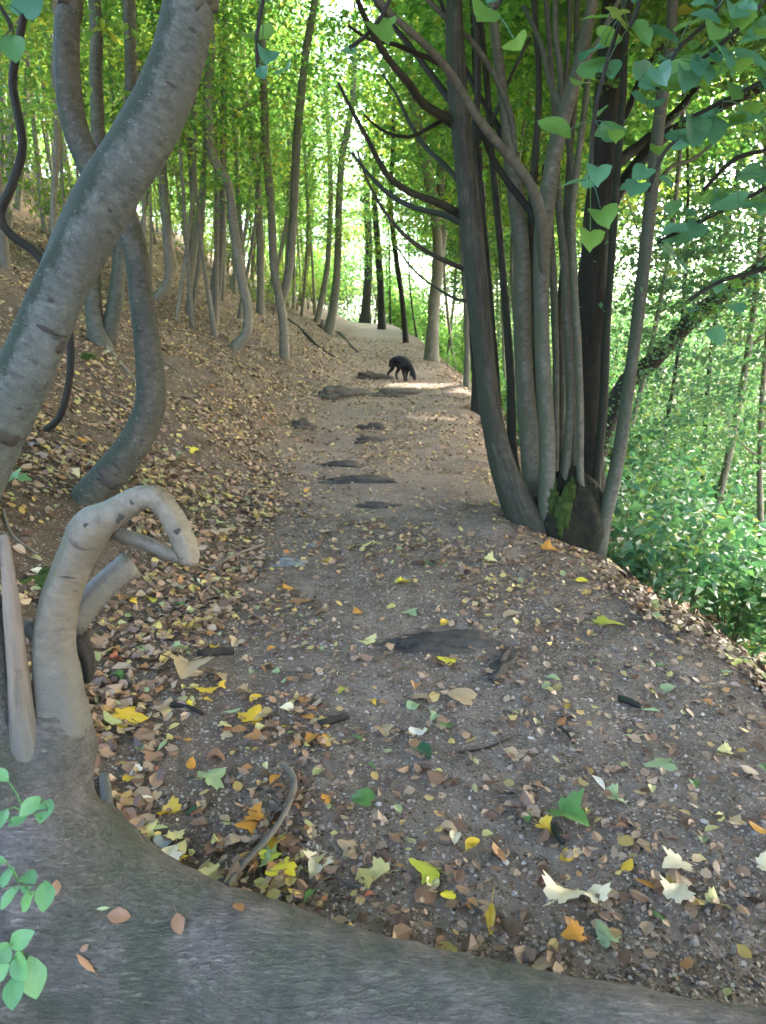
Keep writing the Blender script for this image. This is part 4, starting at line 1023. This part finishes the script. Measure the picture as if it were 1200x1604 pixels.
for item in HERO.replace('\n', '').split(';'):
    a = item.split(' ', 4); px, py, w, kind, colour = int(a[0]), int(a[1]), int(a[2]), a[3], a[4]
    p = hit(px, py); n = ground_normal(p.x, p.y)
    half = 0.5 * w * cam_depth(p) / FPX
    size = 'large ' if w > 52 else ('small ' if w < 30 else '')
    lab = size + colour + ' ' + NOUN[kind] + ' leaf lying ' + where(px, py)
    if lab in used_labels:
        near = min(hero_px, key=lambda h: (h[0] - px) ** 2 + (h[1] - py) ** 2)
        lab = size + colour + ' ' + NOUN[kind] + ' leaf by a ' + near[2] + ' ' + where(px, py)
    used_labels[lab] = 1
    hero_px.append((px, py, colour + ' leaf'))
    big = w > 60
    put_leaf(kind, colour, p + n * (0.012 + (0.18 * half if big else 0.0)), n, half * 1.02, lab, 'fallen leaves on the ground', tilt=0.25)
# leaves lying on the trunk in front: dropped onto its upper side
def on_trunk(px, py):
    ob = [o for o in bpy.data.objects if o.name.startswith('trunk') and o.parent and o.parent.name == 'fallen_living_tree'][0]
    from mathutils.bvhtree import BVHTree
    if 'bvh' not in used_labels:
        base = ob.parent.location
        used_labels['bvh'] = BVHTree.FromPolygons([v.co + base for v in ob.data.vertices], [tuple(p.vertices) for p in ob.data.polygons])
    loc, nrm, _, _ = used_labels['bvh'].ray_cast(Vector((0, 0, CAM_Z)), ray(px, py).normalized())
    return loc, nrm
for px, py, w, kind, colour, lab in ((185, 1435, 46, 'oval', 'brown', 'brown beech leaf on the trunk beside a small green leaflet'), (280, 1447, 44, 'oval', 'brown', 'brown beech leaf in the middle of three in a row on the trunk'),
        (373, 1425, 34, 'oval', 'orange-brown', 'small orange-brown beech leaf, rightmost on the trunk'), (88, 1390, 30, 'oval', 'brown', 'brown leaf on the trunk touching the green shoot'),
        (136, 1508, 44, 'narrow', 'orange-brown', 'narrow rusty leaf hanging on the side of the trunk'), (133, 1484, 20, 'oval', 'brown', 'tiny brown leaf just above the narrow rusty one'),
        (162, 1423, 22, 'narrow', 'pale green', 'tiny green leaflet lying on the trunk')):
    loc, nrm = on_trunk(px, py)
    if loc is None: continue
    put_leaf(kind, colour, loc + nrm * 0.006, nrm, 0.5 * w * cam_depth(loc) / FPX, lab, None, variant=0, tilt=0.05)
# the rest of the leaves large enough to tell apart
SEC = (('brown', 26), ('tan', 20), ('orange-brown', 18), ('yellow', 8), ('pale yellow', 8), ('orange', 6), ('pale green', 8), ('green', 4), ('cream', 3), ('reddish', 2))
cols = [c for c, w in SEC for _ in range(w)]
count = 0
while count < 175:
    q = rnd.random()
    px = rnd.uniform(150, 470) if q < 0.62 else rnd.uniform(380, 1195)
    py = rnd.uniform(900, 1390) if q < 0.62 else rnd.uniform(780, 1470)
    p = hit(px, py)
    if p.y > 6 or (px < 330 and py < 900): continue
    kind = rnd.choice(['oval', 'oval', 'oval', 'maple', 'maple', 'heart', 'narrow']); colour = rnd.choice(cols)
    n = ground_normal(p.x, p.y)
    half = rnd.uniform(0.016, 0.036) if kind != 'maple' else rnd.uniform(0.022, 0.046)
    lab = ('small ' if half < 0.02 else '') + colour + ' ' + NOUN[kind] + ' leaf lying ' + where(px, py)
    if lab in used_labels:
        near = min(hero_px, key=lambda h: (h[0] - px) ** 2 + (h[1] - py) ** 2)
        lab = ('small ' if half < 0.02 else '') + colour + ' ' + NOUN[kind] + ' leaf near a ' + near[2] + ' ' + where(px, py)
    used_labels[lab] = 1
    put_leaf(kind, colour, p + n * rnd.uniform(0.008, 0.016), n, half, lab, 'fallen leaves on the ground', tilt=0.3)
    count += 1

# ------------------------------------------------------------------ rocks, roots and sticks
def rock(px, py, w, hpx, label, m=M_ROCK, seed=1, depth=1.0, sink=0.38, cat='rock', name='rock'):
    p = hit(px, py); k = cam_depth(p) / FPX
    bm = bmesh.new(); bmesh.ops.create_icosphere(bm, subdivisions=4, radius=1)
    rx = 0.62 * w * k; ry = rx * 0.42 * depth; rz = hpx * k
    rz = min(rz * 0.95, rx * 0.5)
    for v in bm.verts:
        n = v.co.normalized()
        s = 1 + 1.5 * (float(fbm(n.x * 2.3 + seed * 3.1 + n.z, n.y * 2.3 + seed + n.z * 0.7, seed, 5)) - 0.47)
        v.co = Vector((n.x * rx * s, n.y * ry * s, (abs(n.z) ** 0.8) * math.copysign(1, n.z) * rz * s))
    me = bpy.data.meshes.new(name); bm.to_mesh(me); bm.free(); me.materials.append(m)
    for q in me.polygons: q.use_smooth = True
    o = link(name, me, None, p + Vector((0, 0, -rz * sink)), label, cat)
    o.rotation_euler = (ground_normal(p.x, p.y, 0.1).to_track_quat('Z', 'Y')).to_euler()
    return o
rock(540, 616, 100, 13, 'long dark stone step across the path before the dog', seed=2)
rock(585, 592, 60, 12, 'mossy dark stone just left of the dog', seed=3)
rock(612, 618, 80, 9, 'low dark stone below the dog', seed=4)
rock(472, 668, 44, 14, 'small black stone on the left side of the path', seed=5)
rock(578, 672, 36, 12, 'rounded dark stone in mid path', seed=6)
rock(586, 690, 56, 9, 'flat dark stone just below the rounded one', seed=7)
rock(540, 728, 72, 8, 'thin dark stone ledge in mid path', seed=8)
rock(564, 753, 84, 11, 'broad dark stone step in mid path', seed=9)
rock(590, 792, 60, 6, 'faint low stone ledge under the broad step', seed=10)
rock(690, 1008, 150, 22, 'dark flat rock breaking the surface of the path', seed=11, depth=0.7)
rock(790, 1036, 110, 14, 'dark rock ridge continuing right of the flat rock', seed=12, depth=0.6)
rock(452, 884, 42, 14, 'pale grey stone at the left side of the path', M_PALE, seed=13)
rock(490, 856, 22, 8, 'small pale pebble above the grey stone', M_PALE, seed=14)
rock(66, 905, 60, 18, 'mossy green hummock behind the foreground trunk', M_MOSS, seed=15, cat='moss', name='moss_hummock')
rock(140, 560, 26, 12, 'mossy tuft at the foot of the twin trunks', M_MOSS, seed=16, cat='moss', name='moss_hummock')
rock(500, 505, 30, 8, 'dark stone on the bank left of the path crest', seed=17)
rock(1180, 985, 60, 14, 'black stone at the right edge of the slope', seed=18)

def stick(pts, label, m=M_BARK, lift=0.4, name='twig', cat='twig', seed=1, sides=8):
    P, R = [], []
    for px, py, w in pts:
        p = hit(px, py); r = 0.5 * w * cam_depth(p) / FPX
        P.append(p + Vector((0, 0, r * lift + 0.004))); R.append(r)
    b = P[0].copy()
    return link(name, bark_mesh(name, tube(P, R, sides, 0.02 if R[0] < 0.02 else 0.05, 0.12, seed, origin=b), m), None, b, label, cat)
stick([(356, 1398, 9), (385, 1362, 10), (425, 1318, 10), (450, 1278, 10), (462, 1240, 10), (455, 1218, 9), (441, 1206, 7)], 'curved bare twig reaching from the trunk onto the path', M_DEAD, 2.2)
stick([(330, 896, 7), (355, 880, 6), (385, 866, 5), (412, 856, 4)], 'thin straight stick right of the hooked branch', M_DEAD, 1.0)
stick([(312, 1030, 13), (340, 1027, 13), (366, 1026, 12)], 'short black stick above the large tan maple leaf', M_DARK, 0.8)
stick([(268, 1108, 8), (295, 1112, 7), (318, 1122, 6)], 'thin dark twig left of the yellow leaf pair', M_DARK, 0.8)
stick([(950, 872, 13), (965, 888, 13), (984, 906, 12)], 'dark stick below the mossy stump', M_DARK, 0.8)
stick([(968, 1098, 10), (985, 1104, 12), (1003, 1112, 9)], 'short dark stick at the right of the path', M_DARK, 0.8)
stick([(500, 1140, 13), (520, 1134, 12), (545, 1126, 11)], 'stub of dark wood in the path left of centre', M_DARK, 0.7)
stick([(868, 1302, 14), (876, 1315, 14), (882, 1326, 10)], 'dark wood chip under the large green maple leaf', M_DARK, 0.7)
stick([(720, 1182, 3), (760, 1176, 4), (800, 1160, 3)], 'hair-thin twig right of the path centre', M_DARK, 1.0)
stick([(512, 1362, 4), (530, 1378, 4), (548, 1392, 5), (566, 1394, 6)], 'bent leaf stalk below the cream maple leaf', M_DEAD, 1.0)
stick([(722, 1408, 5), (740, 1425, 6), (756, 1436, 6)], 'thin bent twig next to the trunk lying in front', M_DEAD, 1.0)
stick([(833, 806, 8), (850, 824, 8), (872, 842, 7)], 'pale twig leaning at the foot of the multi-stemmed tree', M_DEAD, 1.0)
stick([(164, 1222, 17), (167, 1250, 19), (172, 1285, 18), (178, 1300, 14)], 'pale peeled wood fragment beside the upright trunk', M_DEAD, 0.6, name='wood_fragment', cat='wood')
stick([(876, 1142, 4), (890, 1155, 4), (898, 1168, 4)], 'dark stalk trailing from a curled brown leaf', M_DARK, 1.0)
for pts, lab in (([(448, 500, 10), (475, 520, 9), (500, 545, 8), (525, 560, 5)], 'root crossing the bank left of the upper path'), ([(500, 512, 12), (530, 522, 10), (548, 540, 8), (560, 552, 5)], 'gnarled root below the flared-foot trunk'),
                 ([(165, 545, 12), (185, 565, 10), (205, 590, 8), (222, 610, 6)], 'root running down from the twin trunks'), ([(250, 562, 6), (275, 580, 6), (300, 605, 5)], 'thin root on the bank right of the S-shaped trunk'),
                 ([(160, 620, 6), (195, 640, 7), (222, 660, 5)], 'thin root on the bank left of the S-shaped trunk'), ([(96, 690, 7), (115, 708, 7), (125, 726, 6)], 'short root under the thin twisted stem'),
                 ([(4, 800, 10), (20, 840, 8), (60, 870, 6)], 'thin bare root at the foot of the leaning trunk')):
    stick([(a, b, w * 0.62) for a, b, w in pts], lab, M_DARK if pts[0][0] > 400 else M_BARK, 0.1, 'exposed_root', 'root')

# ------------------------------------------------------------------ leafy shoots at the lower left, and twigs hanging into the picture
NEARLEAF = [leaf_mesh(k, c, 70 + i, stalk=False) for i, (k, c) in enumerate((('heart', 0.4), ('heart', 0.7), ('oval', 0.5), ('maple', 0.35)))]
def place_leaf(parent, p, half, face, roll, m, var, base):
    o = link('leaf', NEARLEAF[var], parent, p - base)
    o.material_slots[0].link = 'OBJECT'; o.material_slots[0].material = m
    o.rotation_euler = (Vector(face).normalized().to_track_quat('Z', 'Y').to_matrix() @ Matrix.Rotation(roll, 3, 'Z')).to_euler()
    o.scale = (half, half, half)
    return o
def shoot(line, leaves, Y, label, m=M_SHOOT, w=4, name='leafy_shoot', cat='shoot', var=None, bark=M_STEM, bend=0.1):
    P, R = px_line([(a, b, w) for a, b in line], Y)
    b = P[0].copy(); t = empty(name, b, label, cat)
    link('stem', bark_mesh('stem', tube(P, R, 6, 0.03, 0.05, origin=b), bark), t)
    tot = []
    for px, py, s in leaves:
        s = s * 1.3; p = at_y(px, py, Y + rnd.uniform(-bend, bend)); q = min(P, key=lambda v: (v - p).length)
        half = 0.5 * s * cam_depth(p) / FPX
        dirn = (p - q)
        face = (rnd.uniform(-.5, .5), rnd.uniform(-0.9, -0.1), rnd.uniform(0.3, 1.0))
        # the leaf tip points away from the stem and down
        f = Vector(face).normalized(); d = (dirn + Vector((0, 0, -0.25 * half - 0.02))); d = (d - f * d.dot(f)).normalized()
        M = Matrix((d.cross(f), d, f)).transposed()
        o = link('leaf', NEARLEAF[var if var is not None else rnd.randrange(3)], t, p - b)
        o.material_slots[0].link = 'OBJECT'; o.material_slots[0].material = m
        o.rotation_euler = M.to_euler(); o.scale = (half, half, half)
        dd = (p - q).length
        if dd > 0.012:
            s0 = q - b; s1 = p - b - d * half * 0.5
            stk = link('leaf_stalk', bark_mesh('leaf_stalk', tube([s0, (s0 + s1) / 2 + Vector((0, 0, 0.01)), s1], [0.0016, 0.0014, 0.0012], 4, 0.03, 0), m), o); stk.matrix_parent_inverse = o.matrix_basis.inverted()
    return t
shoot([(-70, 1800), (-60, 1500), (-30, 1285), (0, 1280), (40, 1275), (75, 1268)], [(2, 1214, 30), (4, 1280, 34), (28, 1284, 30), (48, 1262, 38), (70, 1270, 44)], 1.22, 'green leafy shoot highest of three at the lower left edge', var=2)
shoot([(-60, 1800), (-50, 1560), (-30, 1400), (0, 1392), (30, 1385), (70, 1390)], [(12, 1372, 34), (44, 1380, 42), (15, 1405, 38), (43, 1412, 36), (70, 1402, 46), (-6, 1350, 30)], 1.18, 'green leafy shoot in the middle at the lower left edge', var=2)
shoot([(-50, 1850), (-45, 1680), (-30, 1545), (0, 1525), (20, 1515), (40, 1500)], [(32, 1472, 46), (8, 1500, 40), (30, 1512, 54), (52, 1530, 62), (22, 1552, 50), (-4, 1525, 40), (4, 1485, 24)], 1.12, 'green leafy shoot lowest at the corner with one yellowing leaf', var=2)
b_ = hit(190, 762)
shoot([(193, 776), (192, 756), (191, 748)], [(186, 750, 16), (196, 750, 16), (190, 744, 15), (184, 742, 13), (199, 744, 13)], hit(193, 775).y - 0.08, 'tiny green sprout in front of the S-shaped trunk foot', var=3, w=2, name='seedling', cat='seedling', bend=0.02)
shoot([(10, 768), (20, 752), (26, 745)], [(18, 746, 22), (34, 748, 22), (26, 740, 20), (2, 722, 18)], hit(10, 770).y - 0.1, 'small green sprig beside the leaning trunk foot', var=3, w=2, name='seedling', cat='seedling', bend=0.02)

def hang(line, label, Y, n, size, m=M_NEAR, extra=(), w=7, spread_px=34, seed=0, var=None):
    g = random.Random(seed); L = list(extra)
    for k in range(n):
        q = (k + 0.5) / n * (len(line) - 1); i = min(int(q), len(line) - 2); f = q - i
        x = line[i][0] + (line[i + 1][0] - line[i][0]) * f; y = line[i][1] + (line[i + 1][1] - line[i][1]) * f
        L.append((x + g.uniform(-spread_px, spread_px), y + g.uniform(-0.4 * spread_px, spread_px), size * g.uniform(0.7, 1.2)))
    return shoot(line, L, Y, label, m, w, 'hanging_twig', 'twig', var, M_DARK, bend=0.18)
hang([(1240, -60), (1190, 10), (1140, 60), (1090, 100)], 'leafy twig hanging in the upper right corner', 2.0, 26, 60, seed=1, spread_px=48)
hang([(1260, 90), (1190, 130), (1130, 160), (1070, 190)], 'leafy twig reaching left under the upper right corner', 2.4, 22, 50, seed=2, spread_px=42)
hang([(985, -60), (975, 20), (950, 100), (930, 190), (925, 280)], 'long leafy twig hanging down before the black ivy-clad stem', 2.3, 15, 46, seed=3, extra=((870, 200, 62), (945, 335, 50), (925, 370, 46), (930, 280, 46)), spread_px=44)
hang([(1010, -50), (1000, 10), (985, 45)], 'twig with one bright yellow maple leaf at the top', 2.2, 2, 40, m=M_LEAF_Y, seed=4, extra=((975, 38, 60),), var=3)
hang([(420, -60), (412, 0), (402, 60), (405, 112)], 'dark leafy twig hanging at top centre-left', 2.1, 2, 34, seed=5, extra=((400, 55, 60), (447, 106, 38), (410, 112, 32)), spread_px=18)
hang([(640, -60), (610, 0), (585, 45), (548, 75)], 'leafy twig hanging at top centre', 2.2, 1, 36, seed=6, extra=((545, 78, 48), (595, 46, 50), (600, 105, 34)), spread_px=14)
hang([(800, -50), (785, 0), (770, 18)], 'twig with two blue-green leaves above the front stem', 2.1, 1, 40, seed=7, extra=((758, 16, 62), (808, 66, 46)), spread_px=14)
hang([(-60, -30), (0, 10), (20, 50)], 'leafy twig poking in at the upper left corner', 2.0, 1, 40, seed=8, extra=((20, 72, 62), (44, 10, 54), (8, 8, 40)), spread_px=14)
hang([(1270, 260), (1190, 300), (1110, 340), (1030, 380)], 'leafy twig crossing right of the pale leaning stem', 3.0, 22, 38, seed=9, spread_px=60)
hang([(1280, 380), (1200, 420), (1130, 440), (1080, 470)], 'leafy twig above the undergrowth at the right edge', 3.2, 20, 36, seed=10, spread_px=60)
hang([(1150, -60), (1120, 20), (1060, 80), (1030, 140)], 'blue-green leafy twig left of the upper right corner', 2.2, 20, 50, seed=21, spread_px=46)
hang([(1280, 180), (1210, 230), (1150, 250), (1100, 300)], 'leafy twig over the bright gap at the right', 2.6, 9, 44, seed=22, spread_px=40)
hang([(1080, 200), (1040, 240), (1015, 300)], 'small leafy spray over the pale leaning stem', 3.6, 9, 36, seed=11, spread_px=40)

# ------------------------------------------------------------------ the dog, nose to the ground
def dog():
    p0 = hit(628, 596)
    t = empty('dog', p0, 'black dog sniffing the ground on the path by the sunlit patch', 'dog')
    # local frame: +x forward
    J = {'pelvis': (-0.26, 0, 0.50, .085, .10), 'loin': (-0.10, 0, 0.51, .085, .095), 'ribs': (0.08, 0, 0.46, .10, .125), 'chest': (0.22, 0, 0.42, .095, .125),
         'neck': (0.33, 0, 0.35, .07, .08), 'poll': (0.42, 0, 0.24, .06, .065), 'brow': (0.46, 0, 0.17, .058, .058), 'muzzle': (0.485, 0, 0.09, .034, .036), 'nose': (0.49, 0, 0.045, .026, .026),
         'tail1': (-0.34, 0, 0.49, .032, .032), 'tail2': (-0.42, 0.01, 0.40, .024, .024), 'tail3': (-0.46, 0.02, 0.29, .016, .016)}
    E = [('pelvis', 'loin'), ('loin', 'ribs'), ('ribs', 'chest'), ('chest', 'neck'), ('neck', 'poll'), ('poll', 'brow'), ('brow', 'muzzle'), ('muzzle', 'nose'), ('pelvis', 'tail1'), ('tail1', 'tail2'), ('tail2', 'tail3')]
    for s, nm, dx in ((1, 'L', 0.06), (-1, 'R', -0.05)):
        J['hip' + nm] = (-0.25, .075 * s, 0.42, .062, .085); J['knee' + nm] = (-0.17 + dx * .5, .085 * s, 0.29, .042, .05)
        J['hock' + nm] = (-0.33 + dx, .085 * s, 0.16, .024, .026); J['hpaw' + nm] = (-0.30 + dx, .085 * s, 0.03, .024, .024); J['htoe' + nm] = (-0.24 + dx, .085 * s, 0.018, .022, .017)
        J['shoulder' + nm] = (0.20, .08 * s, 0.34, .05, .07); J['elbow' + nm] = (0.15 - dx * .4, .085 * s, 0.23, .034, .038)
        J['wrist' + nm] = (0.17 - dx, .08 * s, 0.10, .022, .024); J['fpaw' + nm] = (0.17 - dx, .08 * s, 0.025, .024, .022); J['ftoe' + nm] = (0.215 - dx, .08 * s, 0.018, .022, .016)
        E += [('pelvis', 'hip' + nm), ('hip' + nm, 'knee' + nm), ('knee' + nm, 'hock' + nm), ('hock' + nm, 'hpaw' + nm), ('hpaw' + nm, 'htoe' + nm),
              ('chest', 'shoulder' + nm), ('shoulder' + nm, 'elbow' + nm), ('elbow' + nm, 'wrist' + nm), ('wrist' + nm, 'fpaw' + nm), ('fpaw' + nm, 'ftoe' + nm)]
    keys = list(J)
    me = bpy.data.meshes.new('dog_cage'); me.from_pydata([J[k][:3] for k in keys], [(keys.index(a), keys.index(b)) for a, b in E], [])
    o = bpy.data.objects.new('dog_cage', me); COL.objects.link(o)
    sk = o.modifiers.new('skin', 'SKIN'); sk.use_smooth_shade = True
    for k, v in zip(keys, me.skin_vertices[0].data):
        v.radius = tuple(1.32 * q for q in J[k][3:5]); v.use_root = (k == 'pelvis')
    sub = o.modifiers.new('sub', 'SUBSURF'); sub.levels = 2; sub.render_levels = 2
    dg = bpy.context.evaluated_depsgraph_get(); dg.update()
    body = bpy.data.meshes.new_from_object(o.evaluated_get(dg)); bpy.data.objects.remove(o)
    body.materials.clear(); body.materials.append(M_FUR)
    for q in body.polygons: q.use_smooth = True
    link('body', body, t)
    for s in (1, -1):
        bm = bmesh.new(); bmesh.ops.create_uvsphere(bm, u_segments=10, v_segments=8, radius=1)
        for v in bm.verts: v.co = Vector((v.co.x * 0.022, v.co.y * 0.016 + s * 0.068 + s * v.co.z * -0.008, v.co.z * 0.06)) + Vector((0.40, 0, 0.19))
        e = bpy.data.meshes.new('ear'); bm.to_mesh(e); bm.free(); e.materials.append(M_FUR); link('ear', e, t)
        bm = bmesh.new(); bmesh.ops.create_uvsphere(bm, u_segments=8, v_segments=6, radius=0.009)
        for v in bm.verts: v.co += Vector((0.495, s * 0.034, 0.155))
        e = bpy.data.meshes.new('eye'); bm.to_mesh(e); bm.free(); e.materials.append(M_EYE); link('eye', e, t)
    t.scale = (0.74, 0.74, 0.74)
    yaw = math.radians(-66)
    n = ground_normal(p0.x, p0.y, 0.3)
    t.rotation_euler = ((Vector((0, 0, 1)) * 0.4 + n * 0.6).normalized().to_track_quat('Z', 'Y').to_matrix() @ Matrix.Rotation(yaw, 3, 'Z')).to_euler()
    return t
dog()

# ------------------------------------------------------------------ a gap in the leaves that lets the sun through to the path beside the dog
def sun_gap():
    marks = [(640, 603, .22), (662, 604, .26), (690, 605, .2), (725, 612, .1), (770, 630, .06), (660, 653, .04), (700, 656, .06)]
    spots = [(np.array(hit(a, b)[:]), r) for a, b, r in marks]
    sd = np.array(SUN_DIR[:])
    bpy.context.view_layer.update()
    for o in list(bpy.data.objects):
        if o.type != 'MESH' or o.name.split('.')[0] not in ('crown', 'foliage', 'far_wood'): continue
        me = o.data; n = len(me.vertices) // 4
        co = np.zeros(len(me.vertices) * 3, np.float32); me.vertices.foreach_get('co', co); co = co.reshape(-1, 3)
        Mw = np.array(o.matrix_world); w = co @ Mw[:3, :3].T + Mw[:3, 3]
        c = w.reshape(n, 4, 3).mean(1); bad = np.zeros(n, bool)
        for p, r in spots:
            d = c - p; t = d @ sd
            bad |= (np.linalg.norm(d - t[:, None] * sd, axis=1) < r + 0.10) & (t > 0.2)
        if not bad.any(): continue
        keep = ~bad; V = co.reshape(n, 4, 3)[keep].reshape(-1, 3); i = np.arange(keep.sum()) * 4
        F = np.concatenate([np.stack([i, i + 1, i + 2], 1), np.stack([i, i + 2, i + 3], 1)], 0)
        mm = o.material_slots[0].material; o.data = mesh_np('crown', V, F, mm, False)
sun_gap()
